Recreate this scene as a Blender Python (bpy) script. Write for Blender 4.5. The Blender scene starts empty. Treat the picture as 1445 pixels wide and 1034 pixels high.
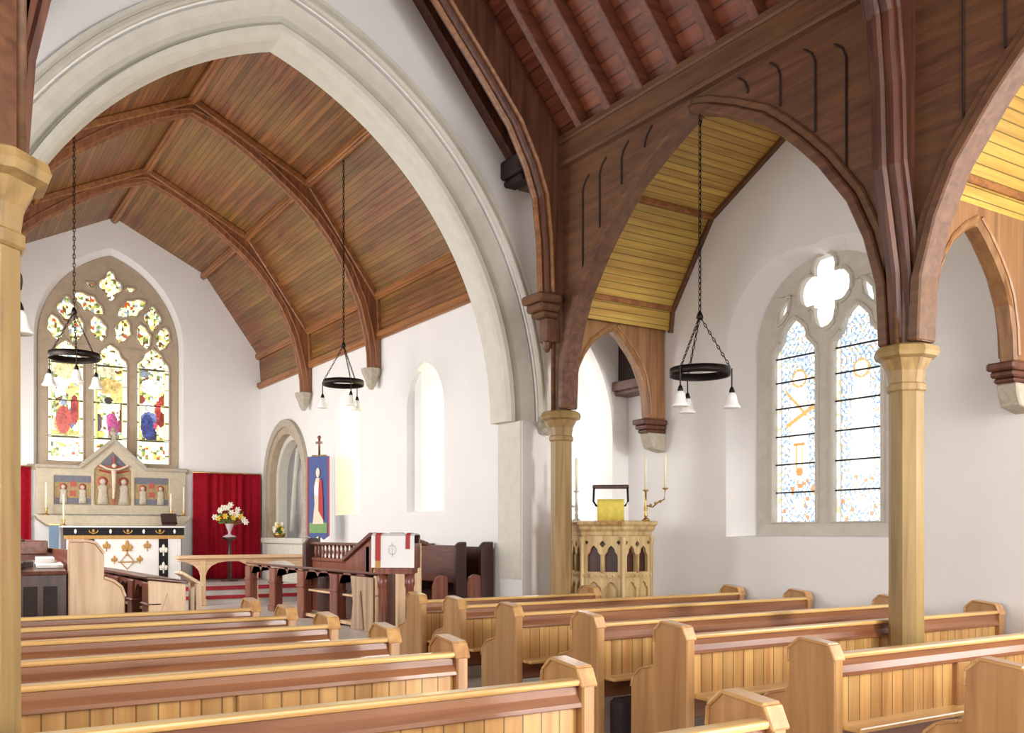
import bpy, bmesh, math, random
from mathutils import Vector, Matrix
from mathutils.geometry import tessellate_polygon
random.seed(7)
PI = math.pi
COL = bpy.context.scene.collection
ROOT = {}

# ------------------------------------------------------------------ materials
def lin(c):
    o = []
    for v in c:
        v = v / 255.0
        o.append(v / 12.92 if v <= 0.04045 else ((v + 0.055) / 1.055) ** 2.4)
    return (o[0], o[1], o[2], 1.0)

def newmat(name):
    m = bpy.data.materials.new(name); m.use_nodes = True
    nt = m.node_tree; nt.nodes.clear()
    out = nt.nodes.new('ShaderNodeOutputMaterial')
    b = nt.nodes.new('ShaderNodeBsdfPrincipled')
    nt.links.new(b.outputs[0], out.inputs[0])
    return m, nt, b

def N(nt, t, **kw):
    n = nt.nodes.new('ShaderNode' + t)
    for k, v in kw.items(): setattr(n, k, v)
    return n

def math_(nt, op, a, b=None, c=None):
    n = N(nt, 'Math', operation=op)
    for i, x in enumerate((a, b, c)):
        if x is None: continue
        if isinstance(x, (int, float)): n.inputs[i].default_value = x
        else: nt.links.new(x, n.inputs[i])
    return n.outputs[0]

def mixc(nt, fac, a, b, mode='MIX'):
    n = N(nt, 'Mix', data_type='RGBA', blend_type=mode)
    for i, x in ((0, fac), (6, a), (7, b)):
        if isinstance(x, (int, float)): n.inputs[i].default_value = x
        elif isinstance(x, tuple): n.inputs[i].default_value = x
        else: nt.links.new(x, n.inputs[i])
    return n.outputs[2]

def simple(name, c, rough=0.6, metal=0.0, var=0.12, scale=8.0, bump=0.05, coat=0.0, spec=0.5):
    m, nt, b = newmat(name)
    tc = N(nt, 'TexCoord'); no = N(nt, 'TexNoise')
    no.inputs['Scale'].default_value = scale; no.inputs['Detail'].default_value = 5
    nt.links.new(tc.outputs['Object'], no.inputs['Vector'])
    c1 = lin(c); d = tuple(max(0, x * (1 - var * 2)) for x in c1[:3]) + (1,)
    nt.links.new(mixc(nt, no.outputs['Fac'], d, tuple(min(1, x * (1 + var * 0.6)) for x in c1[:3]) + (1,)), b.inputs['Base Color'])
    b.inputs['Roughness'].default_value = rough; b.inputs['Metallic'].default_value = metal
    b.inputs['Coat Weight'].default_value = coat; b.inputs['Coat Roughness'].default_value = 0.15
    b.inputs['Specular IOR Level'].default_value = spec
    if bump:
        bp = N(nt, 'Bump'); bp.inputs['Strength'].default_value = bump; bp.inputs['Distance'].default_value = 0.02
        nt.links.new(no.outputs['Fac'], bp.inputs['Height']); nt.links.new(bp.outputs[0], b.inputs['Normal'])
    return m

def wood(name, c1, c2, axis='x', rough=0.4, fine=9.0, board=None, coat=0.0, use_uv=False, tint=0.35, groove=0.05, blotch=None):
    """procedural timber: grain stretched along axis; board=(axis,width) adds tongue-and-groove joints"""
    m, nt, b = newmat(name)
    tc = N(nt, 'TexCoord'); src = tc.outputs['UV' if use_uv else 'Object']
    oi = N(nt, 'ObjectInfo')
    add = N(nt, 'VectorMath', operation='ADD'); nt.links.new(src, add.inputs[0])
    cb = N(nt, 'CombineXYZ'); r = math_(nt, 'MULTIPLY', oi.outputs['Random'], 13.0)
    for i in range(3): nt.links.new(r, cb.inputs[i])
    nt.links.new(cb.outputs[0], add.inputs[1])
    mp = N(nt, 'Mapping'); sc = [fine * 2.2] * 3; sc['xyz'.index(axis)] = fine * 0.13
    mp.inputs['Scale'].default_value = sc
    nt.links.new(add.outputs[0], mp.inputs['Vector'])
    no = N(nt, 'TexNoise'); no.inputs['Scale'].default_value = 1.0; no.inputs['Detail'].default_value = 6
    no.inputs['Distortion'].default_value = 0.6; nt.links.new(mp.outputs[0], no.inputs['Vector'])
    cr = N(nt, 'ValToRGB'); cr.color_ramp.elements[0].position = 0.3; cr.color_ramp.elements[1].position = 0.7
    cr.color_ramp.elements[0].color = lin(c1); cr.color_ramp.elements[1].color = lin(c2)
    nt.links.new(no.outputs['Fac'], cr.inputs['Fac']); col = cr.outputs['Color']
    if blotch:
        n2 = N(nt, 'TexNoise'); n2.inputs['Scale'].default_value = 0.9; n2.inputs['Detail'].default_value = 3
        nt.links.new(add.outputs[0], n2.inputs['Vector'])
        f = math_(nt, 'MULTIPLY_ADD', n2.outputs['Fac'], 2.4, -0.8); f.node.use_clamp = True
        col = mixc(nt, math_(nt, 'MULTIPLY', f, 0.55), col, lin(blotch))
    h = no.outputs['Fac']
    if board:
        sx = N(nt, 'SeparateXYZ'); nt.links.new(src, sx.inputs[0])
        v = math_(nt, 'DIVIDE', sx.outputs['xyz'.index(board[0])], board[1])
        fr = math_(nt, 'FRACT', v); fl = math_(nt, 'FLOOR', v)
        wn = N(nt, 'TexWhiteNoise', noise_dimensions='1D'); nt.links.new(fl, wn.inputs['W'])
        k = math_(nt, 'MULTIPLY_ADD', wn.outputs['Value'], tint, 1 - tint * 0.5)
        mul = N(nt, 'VectorMath', operation='SCALE'); nt.links.new(col, mul.inputs[0]); nt.links.new(k, mul.inputs['Scale'])
        col = mul.outputs[0]
        g = math_(nt, 'LESS_THAN', math_(nt, 'ABSOLUTE', math_(nt, 'SUBTRACT', fr, 0.5)), 0.5 - groove)
        h = math_(nt, 'MULTIPLY_ADD', g, 3.0, math_(nt, 'MULTIPLY', h, 0.3))
        dk = N(nt, 'VectorMath', operation='SCALE'); nt.links.new(col, dk.inputs[0])
        nt.links.new(math_(nt, 'MULTIPLY_ADD', g, 0.62, 0.38), dk.inputs['Scale']); col = dk.outputs[0]
    nt.links.new(col, b.inputs['Base Color'])
    b.inputs['Roughness'].default_value = rough
    b.inputs['Coat Weight'].default_value = coat; b.inputs['Coat Roughness'].default_value = 0.22
    bp = N(nt, 'Bump'); bp.inputs['Strength'].default_value = 0.25; bp.inputs['Distance'].default_value = 0.004
    nt.links.new(h, bp.inputs['Height']); nt.links.new(bp.outputs[0], b.inputs['Normal'])
    return m

def glassmat(name, strength):
    """stained glass lit by the daylight outside; the pane colours come from the glass pieces"""
    m, nt, b = newmat(name)
    at = N(nt, 'Attribute', attribute_name='glass')
    nt.links.new(at.outputs['Color'], b.inputs['Base Color'])
    nt.links.new(at.outputs['Color'], b.inputs['Emission Color'])
    b.inputs['Emission Strength'].default_value = strength
    b.inputs['Roughness'].default_value = 0.2
    return m

M = {}
M['plaster'] = simple('white_plaster', (243, 241, 240), 0.75, var=0.03, scale=2.0, bump=0.15)
M['stone'] = simple('pale_limestone', (224, 220, 208), 0.8, var=0.10, scale=7.0, bump=0.2)
M['tracery'] = simple('grey_limestone', (192, 174, 150), 0.85, var=0.14, scale=9.0, bump=0.25)
M['tracery_l'] = simple('window_limestone', (214, 208, 196), 0.85, var=0.12, scale=9.0, bump=0.25)
M['rerestone'] = simple('reredos_stone', (206, 194, 170), 0.8, var=0.14, scale=12.0, bump=0.2)
M['carved'] = simple('weathered_limestone', (196, 186, 168), 0.85, var=0.2, scale=22.0, bump=0.6)
M['floor'] = simple('pale_floor_tile', (214, 208, 204), 0.35, var=0.12, scale=4.0, bump=0.05)
M['carpet'] = simple('red_carpet', (176, 50, 60), 0.95, var=0.15, scale=30, bump=0.3)
M['chboard'] = wood('chancel_boards', (98, 52, 30), (152, 94, 52), 'x', 0.42, 9, ('y', 0.07), use_uv=True, tint=0.45, groove=0.06, blotch=(140, 122, 56))
M['nvboard'] = wood('nave_boards', (108, 54, 38), (152, 86, 56), 'x', 0.5, 7, ('y', 0.15), use_uv=True, tint=0.25)
M['asboard'] = wood('aisle_boards', (168, 132, 54), (214, 188, 92), 'x', 0.4, 8, ('y', 0.075), use_uv=True, tint=0.3, groove=0.06, blotch=(190, 136, 72))
M['rib_y'] = wood('rib_timber', (112, 66, 40), (160, 104, 62), 'z', 0.4, 8, coat=0.1)
M['rib_l'] = wood('purlin_timber', (124, 76, 44), (172, 116, 66), 'y', 0.4, 8)
M['rafter'] = wood('rafter_timber', (84, 42, 30), (128, 72, 48), 'x', 0.5, 8)
M['arcade'] = wood('arcade_timber', (80, 46, 36), (124, 82, 58), 'y', 0.45, 8, blotch=(116, 92, 54))
M['arcade_z'] = wood('post_timber', (124, 96, 60), (182, 148, 98), 'z', 0.4, 7, blotch=(150, 132, 78))
M['brace'] = wood('brace_timber', (120, 78, 52), (172, 124, 82), 'z', 0.4, 8, blotch=(140, 112, 62))
M['truss'] = wood('truss_timber', (66, 36, 30), (112, 68, 46), 'z', 0.45, 8)
M['pew_rail'] = wood('pew_rail_oak', (108, 60, 38), (156, 104, 66), 'x', 0.3, 6, coat=0.5)
M['pew_board'] = wood('pew_board_oak', (178, 128, 74), (216, 174, 110), 'z', 0.35, 6, ('x', 0.088), coat=0.35, tint=0.28, groove=0.04)
M['pew_end'] = wood('pew_end_oak', (160, 110, 68), (202, 154, 102), 'z', 0.35, 6, coat=0.4, blotch=(180, 144, 84))
M['pew_top'] = wood('pew_top_oak', (196, 146, 84), (236, 198, 126), 'x', 0.28, 6, coat=0.6)
M['pew_topy'] = wood('pew_cap_oak', (172, 122, 74), (214, 168, 110), 'y', 0.28, 6, coat=0.6)
M['darkoak'] = wood('dark_oak', (44, 20, 18), (84, 44, 36), 'z', 0.35, 7, coat=0.35)
M['darkoak_y'] = wood('dark_oak_desk', (70, 32, 26), (122, 72, 52), 'y', 0.3, 7, coat=0.4)
M['midoak'] = wood('brown_oak', (98, 48, 40), (150, 88, 66), 'z', 0.35, 7, coat=0.3)
M['lightoak'] = wood('light_oak', (206, 166, 128), (236, 206, 166), 'z', 0.4, 6, coat=0.2)
M['lightoak_x'] = wood('light_oak_rail', (202, 156, 116), (236, 204, 164), 'x', 0.35, 6, coat=0.2)
M['endboard'] = wood('grey_brown_oak', (150, 122, 98), (196, 170, 138), 'z', 0.4, 7)
M['pulpit'] = wood('pulpit_oak', (164, 132, 84), (216, 190, 140), 'z', 0.45, 7)
M['iron'] = simple('black_iron', (44, 36, 32), 0.45, metal=0.7, var=0.1, scale=20)
M['brass'] = simple('brass', (196, 158, 92), 0.3, metal=0.85, var=0.08, scale=10, bump=0)
M['opal'] = simple('opal_glass', (246, 244, 240), 0.2, var=0.01, bump=0)
M['red'] = simple('crimson_velvet', (168, 8, 36), 0.8, var=0.25, scale=14, bump=0.25, spec=0.2)
M['white_cloth'] = simple('white_silk', (246, 244, 242), 0.6, var=0.02, scale=12, bump=0.05)
M['black_cloth'] = simple('black_velvet', (26, 20, 26), 0.85, var=0.1, scale=20, bump=0)
M['gold'] = simple('gold_thread', (202, 154, 84), 0.5, metal=0.2, var=0.15, scale=40, bump=0.1)
M['redband'] = simple('red_orphrey', (182, 60, 60), 0.7, var=0.1, scale=30, bump=0)
M['yellow'] = simple('yellow_damask', (226, 206, 92), 0.7, var=0.14, scale=26, bump=0.1)
M['blue'] = simple('blue_damask', (86, 100, 156), 0.8, var=0.15, scale=26, bump=0.1)
M['bluegrey'] = simple('blue_grey_cloth', (112, 136, 158), 0.8, var=0.1, scale=20, bump=0)
M['green'] = simple('green_silk', (132, 170, 110), 0.8, var=0.15, scale=20, bump=0)
M['skin'] = simple('carved_ivory', (238, 216, 192), 0.6, var=0.06, scale=20, bump=0)
M['wax'] = simple('candle_wax', (246, 238, 208), 0.5, var=0.03, bump=0)
M['petal'] = simple('white_petal', (252, 246, 232), 0.6, var=0.04, bump=0)
M['petal_y'] = simple('yellow_petal', (244, 206, 70), 0.6, var=0.1, bump=0)
M['leaf'] = simple('green_leaf', (96, 140, 70), 0.6, var=0.2, scale=20, bump=0)
M['crystal'] = simple('cut_glass', (222, 200, 206), 0.1, var=0.1, scale=12, bump=0)
M['paper'] = simple('white_paper', (244, 242, 238), 0.7, var=0.02, bump=0)
M['book'] = simple('dark_bookcloth', (66, 50, 42), 0.6, var=0.15, bump=0)
M['panel_gold'] = simple('gilded_panel', (192, 164, 116), 0.6, var=0.35, scale=34, bump=0.3)
M['panel_blue'] = simple('painted_blue', (128, 130, 142), 0.7, var=0.3, scale=30, bump=0.1)
M['relief'] = simple('pale_relief', (214, 202, 182), 0.7, var=0.25, scale=40, bump=0.3)
M['halo'] = simple('rose_halo', (190, 92, 76), 0.6, var=0.1, scale=20, bump=0)
M['hassock'] = simple('hassock_cloth', (64, 54, 56), 0.9, var=0.3, scale=30, bump=0.2)
M['lead'] = simple('lead_bar', (50, 46, 48), 0.6, metal=0.3, var=0.1, bump=0)
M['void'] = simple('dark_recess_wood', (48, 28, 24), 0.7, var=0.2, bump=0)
M['glass_e'] = glassmat('east_stained_glass', 0.62)
M['glass_s'] = glassmat('south_stained_glass', 0.6)
M['glass_n'] = glassmat('near_south_glass', 8.0)
M['glass_l'] = glassmat('lancet_glass', 7.0)

# ------------------------------------------------------------------ mesh builder
class MB:
    def __init__(s): s.v = []; s.f = []; s.uv = {}; s.sm = set()
    def add(s, vs, fs, smooth=False):
        o = len(s.v); s.v += [tuple(v) for v in vs]
        for f in fs:
            if smooth: s.sm.add(len(s.f))
            s.f.append([i + o for i in f])
        return s
    def box(s, x0, x1, y0, y1, z0, z1):
        vs = [(x, y, z) for x in (x0, x1) for y in (y0, y1) for z in (z0, z1)]
        return s.add(vs, [(0, 1, 3, 2), (4, 6, 7, 5), (0, 4, 5, 1), (2, 3, 7, 6), (0, 2, 6, 4), (1, 5, 7, 3)])
    def obox(s, c, ax, ay, az, hx, hy, hz):
        c = Vector(c); ax = Vector(ax).normalized(); ay = Vector(ay).normalized(); az = Vector(az).normalized()
        vs = [c + ax * (i * hx) + ay * (j * hy) + az * (k * hz) for i in (-1, 1) for j in (-1, 1) for k in (-1, 1)]
        return s.add(vs, [(0, 1, 3, 2), (4, 6, 7, 5), (0, 4, 5, 1), (2, 3, 7, 6), (0, 2, 6, 4), (1, 5, 7, 3)])
    def beam(s, a, b, w, h, up=(0, 0, 1)):
        a = Vector(a); b = Vector(b); d = b - a; L = d.length; d.normalize()
        u = Vector(up); sd = d.cross(u).normalized(); u = sd.cross(d).normalized()
        return s.obox((a + b) / 2, d, sd, u, L / 2, w / 2, h / 2)
    def plate(s, outer, holes, plane, t0, t1):
        """2D outline with holes, extruded from t0 to t1 along the axis normal to plane"""
        def P(p, t):
            if plane == 'xz': return (p[0], t, p[1])
            if plane == 'yz': return (t, p[0], p[1])
            return (p[0], p[1], t)
        loops = [list(outer)] + [list(h) for h in holes]
        allp = [p for l in loops for p in l]; n = len(allp)
        tris = tessellate_polygon([[Vector((p[0], p[1], 0)) for p in l] for l in loops])
        vs = [P(p, t0) for p in allp] + [P(p, t1) for p in allp]
        fs = [tuple(t) for t in tris] + [tuple(i + n for i in reversed(t)) for t in tris]
        o = 0
        for l in loops:
            k = len(l)
            for i in range(k):
                j = (i + 1) % k; fs.append((o + i, o + j, o + j + n, o + i + n))
            o += k
        return s.add(vs, fs)
    def tube(s, pts, r, n=8, closed=False):
        pts = [Vector(p) for p in pts]; R = r if isinstance(r, (list, tuple)) else [r] * len(pts)
        vs = []; k = len(pts)
        for i, p in enumerate(pts):
            a = pts[i - 1] if (i > 0 or closed) else p; b = pts[(i + 1) % k] if (i < k - 1 or closed) else p
            d = (b - a).normalized(); u = Vector((0, 0, 1)) if abs(d.z) < 0.9 else Vector((1, 0, 0))
            e1 = d.cross(u).normalized(); e2 = d.cross(e1).normalized()
            for j in range(n):
                t = 2 * PI * j / n; vs.append(p + e1 * (R[i] * math.cos(t)) + e2 * (R[i] * math.sin(t)))
        fs = []
        for i in range(k if closed else k - 1):
            i2 = (i + 1) % k
            for j in range(n):
                j2 = (j + 1) % n; fs.append((i * n + j, i * n + j2, i2 * n + j2, i2 * n + j))
        if not closed: fs += [tuple(range(n)), tuple((k - 1) * n + j for j in reversed(range(n)))]
        return s.add(vs, fs, smooth=n > 6)
    def lathe(s, c, prof, n=16, rot=0.0, smooth=True, sx=1.0, sy=1.0, caps=True):
        vs = []; k = len(prof)
        for (r, z) in prof:
            for j in range(n):
                t = 2 * PI * j / n + rot; vs.append((c[0] + r * math.cos(t) * sx, c[1] + r * math.sin(t) * sy, c[2] + z))
        fs = []
        for i in range(k - 1):
            for j in range(n):
                j2 = (j + 1) % n; fs.append((i * n + j, i * n + j2, (i + 1) * n + j2, (i + 1) * n + j))
        if caps: fs += [tuple(reversed(range(n))), tuple((k - 1) * n + j for j in range(n))]
        return s.add(vs, fs, smooth=smooth)
    def ball(s, c, r, sx=1, sy=1, sz=1, n=10):
        prof = [(max(1e-4, r * math.sin(PI * i / n)), -r * math.cos(PI * i / n) * sz) for i in range(n + 1)]
        return s.lathe(c, prof, 12, 0, True, sx, sy)
    def quad_uv(s, p, uv):
        s.uv[len(s.f)] = uv; return s.add(p, [tuple(range(len(p)))])
    def build(s, name, mat, parent=None, bevel=0.0, seg=1, recalc=True):
        base = Vector((0, 0, 0))
        if parent is not None: base = Vector(ROOT.get(parent.name, (0, 0, 0)))
        me = bpy.data.meshes.new(name)
        me.from_pydata([tuple(Vector(v) - base) for v in s.v], [], s.f)
        if s.uv:
            lay = me.uv_layers.new(name='UVMap')
            for i, poly in enumerate(me.polygons):
                if i in s.uv:
                    for k, li in enumerate(poly.loop_indices): lay.data[li].uv = s.uv[i][k]
        for i in s.sm: me.polygons[i].use_smooth = True
        if recalc:
            bm = bmesh.new(); bm.from_mesh(me); bmesh.ops.recalc_face_normals(bm, faces=bm.faces); bm.to_mesh(me); bm.free()
        me.materials.append(M[mat] if isinstance(mat, str) else mat)
        o = bpy.data.objects.new(name, me); COL.objects.link(o)
        if parent is not None:
            o.parent = parent; ROOT[o.name] = base
        if bevel:
            b = o.modifiers.new('bevel', 'BEVEL'); b.width = bevel; b.segments = seg; b.limit_method = 'ANGLE'; b.angle_limit = 0.6
        return o

def tag(o, label, cat, group=None):
    o['label'] = label; o['category'] = cat
    if group: o['group'] = group
    return o
def thing(name, loc, label, cat, group=None):
    o = bpy.data.objects.new(name, None); COL.objects.link(o); o.location = loc
    o.empty_display_size = 0.1
    ROOT[o.name] = Vector(loc)
    return tag(o, label, cat, group)
def struct(o, label=None):
    o['kind'] = 'structure'
    if label: o['label'] = label
    return o
def dup(o, loc, label=None):
    """copy a thing with its parts and sub-parts"""
    def rec(a, par):
        c = a.copy(); COL.objects.link(c)
        if par: c.parent = par
        for ch in list(a.children): rec(ch, c)
        return c
    c = rec(o, None); c.location = loc
    if label: c['label'] = label
    return c

# ------------------------------------------------------------------ key dimensions
XC = 3.0                       # chancel centre line
XS = 5.6                       # chancel south wall
YE = 17.55                     # chancel east wall
YN = 8.5; YNB = 8.97           # nave east wall, west and east faces
XA = 5.65                      # south arcade line
XN = 0.25                      # north arcade line
XW = 7.12                      # south aisle wall
YP = (7.86, 3.88, -0.10)       # arcade pillars
ZC = 0.34                      # choir floor
ZS = 0.60                      # sanctuary floor
ZP = 5.45                      # nave wall plate
XM = (XA + XN) / 2             # nave centre line

def arch_pts(c, half, z0, rise, n=14):
    """pointed (or drop) arch outline from right spring over the apex to left spring, in plan coordinates (a, z)"""
    r = (half * half + rise * rise) / (2 * half)
    cx = half - r; th = math.acos(max(-1, min(1, -cx / r)))
    right = [(c + cx + r * math.cos(th * i / n), z0 + r * math.sin(th * i / n)) for i in range(n + 1)]
    left = [(2 * c - a, z) for a, z in reversed(right[:-1])]
    return right + left

# ------------------------------------------------------------------ floors and steps
struct(MB().box(-3.4, XW, -4.0, YN, -0.1, 0).build('floor', 'floor'), 'pale tiled nave floor under the pews')
struct(MB().box(0.4, XS, YN, 15.2, -0.1, ZC).build('floor', 'floor'), 'raised pale choir floor beyond the chancel arch')
struct(MB().box(0.4, XS, 15.2, YE, -0.1, ZS).build('floor', 'floor'), 'raised sanctuary floor around the altar')
struct(MB().box(1.0, 5.3, YN - 0.34, YN, 0, 0.17).build('trim_1', 'floor'), 'pale step below the chancel arch')
struct(MB().box(0.42, XS - 0.02, 14.9, 15.2, ZC, ZC + 0.13).build('trim_2', 'floor'), 'pale sanctuary step')
struct(MB().box(0.42, XS - 0.02, 15.18, 15.24, ZS - 0.05, ZS + 0.012).box(0.42, XS - 0.02, 14.88, 14.93, ZC + 0.085, ZC + 0.14).build('trim_3', 'carpet'), 'thin red carpet edging on the sanctuary steps')

# ------------------------------------------------------------------ chancel east wall and great window
EC = 2.955                     # window centre
frame_out = [(EC + 1.15, 2.60)] + arch_pts(EC, 1.15, 4.75, 1.58, 16) + [(EC - 1.15, 2.60)]
splay = [(EC + 1.22, 2.60)] + arch_pts(EC, 1.22, 4.78, 1.66, 16) + [(EC - 1.22, 2.60)]
struct(MB().plate([(-0.2, 0), (6.4, 0), (6.4, 7.4), (-0.2, 7.4)], [splay], 'xz', YE, YE + 0.5).build('wall_east', 'plaster'), 'white gable wall behind the altar')
MB_ = MB()
# plaster splay lip
n = len(frame_out)
MB_.add([(a, YE + 0.0, z) for a, z in splay] + [(a, YE + 0.16, z) for a, z in frame_out], [(i, i + 1, i + 1 + n, i + n) for i in range(n - 1)])
struct(MB_.build('trim_4', 'plaster'), 'white splayed reveal round the east window')

def foil(c, z, R, n=4, rot=0.0, depth=0.28, sx=1.0, sz=1.0, k=36):
    out = []
    for i in range(k):
        t = 2 * PI * i / k
        r = R * (1 - depth + depth * abs(math.cos(n * (t - rot) / 2)))
        out.append((c + sx * r * math.cos(t), z + sz * r * math.sin(t)))
    return out
def leaf(c, z, L, W, ang, bulge=0.25, k=14):
    """pointed dagger shape with its long axis at ang"""
    out = []
    for sgn in (1, -1):
        for i in range(k):
            t = i / k if sgn > 0 else 1 - i / k
            w = W * math.sin(PI * t) ** 0.8 * (1 + bulge * math.sin(3 * PI * t) ** 2) * sgn
            a = (t - 0.5) * L
            out.append((c + a * math.cos(ang) - w * math.sin(ang), z + a * math.sin(ang) + w * math.cos(ang)))
    return out
def cusped(c, half, z0, zs, top):
    h = half; t = top - zs
    r = [(h, z0), (h, zs), (h * 0.93, zs + t * 0.22), (h * 0.66, zs + t * 0.40), (h * 0.60, zs + t * 0.48), (h * 0.52, zs + t * 0.70), (h * 0.25, zs + t * 0.88), (0, top)]
    return [(c + a, z) for a, z in r] + [(c - a, z) for a, z in reversed(r[:-1])]
holes = []
for k in (-1, 0, 1): holes.append(cusped(EC + k * 0.715, 0.285, 2.70, 4.42, 4.78))
for sg in (-1, 1):
    cx = EC + sg * 0.715
    holes.append(leaf(cx - 0.165, 4.97, 0.48, 0.115, PI / 2 + 0.25))
    holes.append(leaf(cx + 0.165, 4.97, 0.48, 0.115, PI / 2 - 0.25))
    holes.append(foil(cx + sg * -0.01, 5.31, 0.20, 4, 0, 0.33, 0.80, 1.15))
    holes.append(leaf(EC + sg * 0.20, 5.03, 0.48, 0.125, PI / 2 - sg * 0.28))
    holes.append(leaf(EC + sg * 0.35, 5.45, 0.60, 0.12, PI / 2 + sg * -0.98, 0.35))
    holes.append(foil(EC + sg * 0.33, 5.78, 0.075, 3, 0.5, 0.3, 1.2, 0.8))
holes.append(foil(EC, 5.80, 0.25, 4, 0, 0.42, 0.80, 1.10))
win = thing('window_1', (EC, YE + 0.2, 2.6), 'three-light traceried stained glass window above the altar', 'window'); win['kind'] = 'structure'
MB().plate(frame_out, holes, 'xz', YE + 0.12, YE + 0.26).build('tracery', 'tracery', win, bevel=0.012)

def rolls(loops, plane, t, r, mat, par):
    m = MB()
    for l in loops: m.tube([(a, t, z) if plane == 'xz' else (t, a, z) for a, z in l], r, 6, True)
    return m.build('roll_moulding', mat, par)
rolls(holes, 'xz', YE + 0.115, 0.018, 'tracery', win)
def pane(name, inside, plane, t, a0, a1, z0, z1, cell, colour, mat, parent):
    me = bpy.data.meshes.new(name); vs = []; fs = []; cols = []
    na = int((a1 - a0) / cell); nz = int((z1 - z0) / cell); base = ROOT[parent.name]
    idx = {}
    def V(i, j):
        if (i, j) not in idx:
            a = a0 + i * cell; z = z0 + j * cell
            p = (a, t, z) if plane == 'xz' else (t, a, z)
            idx[(i, j)] = len(vs); vs.append(tuple(Vector(p) - base))
        return idx[(i, j)]
    for i in range(na):
        for j in range(nz):
            a = a0 + (i + 0.5) * cell; z = z0 + (j + 0.5) * cell
            if inside(a, z):
                fs.append((V(i, j), V(i + 1, j), V(i + 1, j + 1), V(i, j + 1))); cols.append(colour(a, z))
    me.from_pydata(vs, [], fs)
    at = me.color_attributes.new('glass', 'FLOAT_COLOR', 'CORNER')
    for p, c in zip(me.polygons, cols):
        for li in p.loop_indices: at.data[li].color = (c[0], c[1], c[2], 1)
    me.materials.append(M[mat]); o = bpy.data.objects.new(name, me); COL.objects.link(o)
    o.parent = parent; ROOT[o.name] = base
    return o

rg = random.Random(3)
def shard(a, z, s):
    """a patchwork of small glass quarries"""
    h = math.sin(math.floor(a / s) * 12.9898 + math.floor((z + 0.4 * s * math.sin(a * 31)) / s) * 78.233) * 43758.5453
    return h - math.floor(h)
def L3(c): return lin(c)[:3]
PAL_E = [L3(c) for c in ((255, 252, 226), (250, 250, 235), (255, 250, 210), (240, 236, 150), (196, 190, 110), (120, 140, 70), (150, 170, 175), (255, 255, 250), (252, 246, 190), (110, 80, 50))]
FIG_E = {  # (da, z, half width, half height, colour)
 -1: [(-0.02, 3.42, 0.12, 0.24, (196, 62, 40)), (-0.10, 3.36, 0.07, 0.14, (232, 150, 60)), (0.15, 3.60, 0.07, 0.26, (176, 40, 40)), (0.10, 3.45, 0.06, 0.18, (90, 110, 150)),
      (-0.02, 3.72, 0.06, 0.06, (150, 160, 180)), (0.02, 4.28, 0.2, 0.16, (240, 224, 150)), (0.12, 4.30, 0.09, 0.2, (70, 92, 84)), (-0.05, 4.05, 0.12, 0.12, (255, 250, 240)), (0.1, 3.95, 0.09, 0.12, (230, 210, 110)), (-0.22, 3.6, 0.02, 0.35, (90, 80, 60)), (0, 3.2, 0.24, 0.05, (190, 180, 70))],
  0: [(0.06, 3.34, 0.09, 0.22, (176, 40, 120)), (0.03, 3.46, 0.09, 0.12, (200, 70, 150)), (-0.02, 3.80, 0.07, 0.06, (66, 60, 50)), (0.22, 3.55, 0.05, 0.28, (110, 30, 50)), (0.18, 3.36, 0.05, 0.12, (150, 40, 70)),
      (-0.18, 3.40, 0.06, 0.16, (96, 70, 70)), (0.0, 4.05, 0.22, 0.14, (220, 186, 96)), (0.14, 3.88, 0.12, 0.12, (250, 232, 120)), (-0.1, 4.0, 0.1, 0.1, (255, 248, 220)), (-0.16, 3.2, 0.08, 0.07, (200, 200, 60)), (0.1, 3.68, 0.14, 0.08, (250, 250, 240)), (-0.05, 4.3, 0.14, 0.1, (235, 220, 170))],
  1: [(-0.08, 3.38, 0.11, 0.22, (50, 66, 140)), (-0.06, 3.52, 0.14, 0.12, (104, 122, 180)), (-0.02, 3.24, 0.10, 0.14, (44, 44, 96)), (0.10, 3.68, 0.05, 0.16, (204, 60, 50)), (0.17, 3.86, 0.06, 0.09, (190, 60, 60)), (0.15, 3.52, 0.07, 0.14, (140, 40, 40)),
      (-0.18, 3.86, 0.06, 0.07, (150, 60, 50)), (0.04, 3.45, 0.06, 0.12, (190, 60, 80)), (0.0, 4.1, 0.2, 0.14, (255, 252, 240)), (0.18, 3.3, 0.08, 0.12, (255, 240, 210)), (-0.1, 3.72, 0.14, 0.1, (255, 250, 240)), (-0.15, 4.32, 0.1, 0.06, (140, 150, 170))]}
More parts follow.
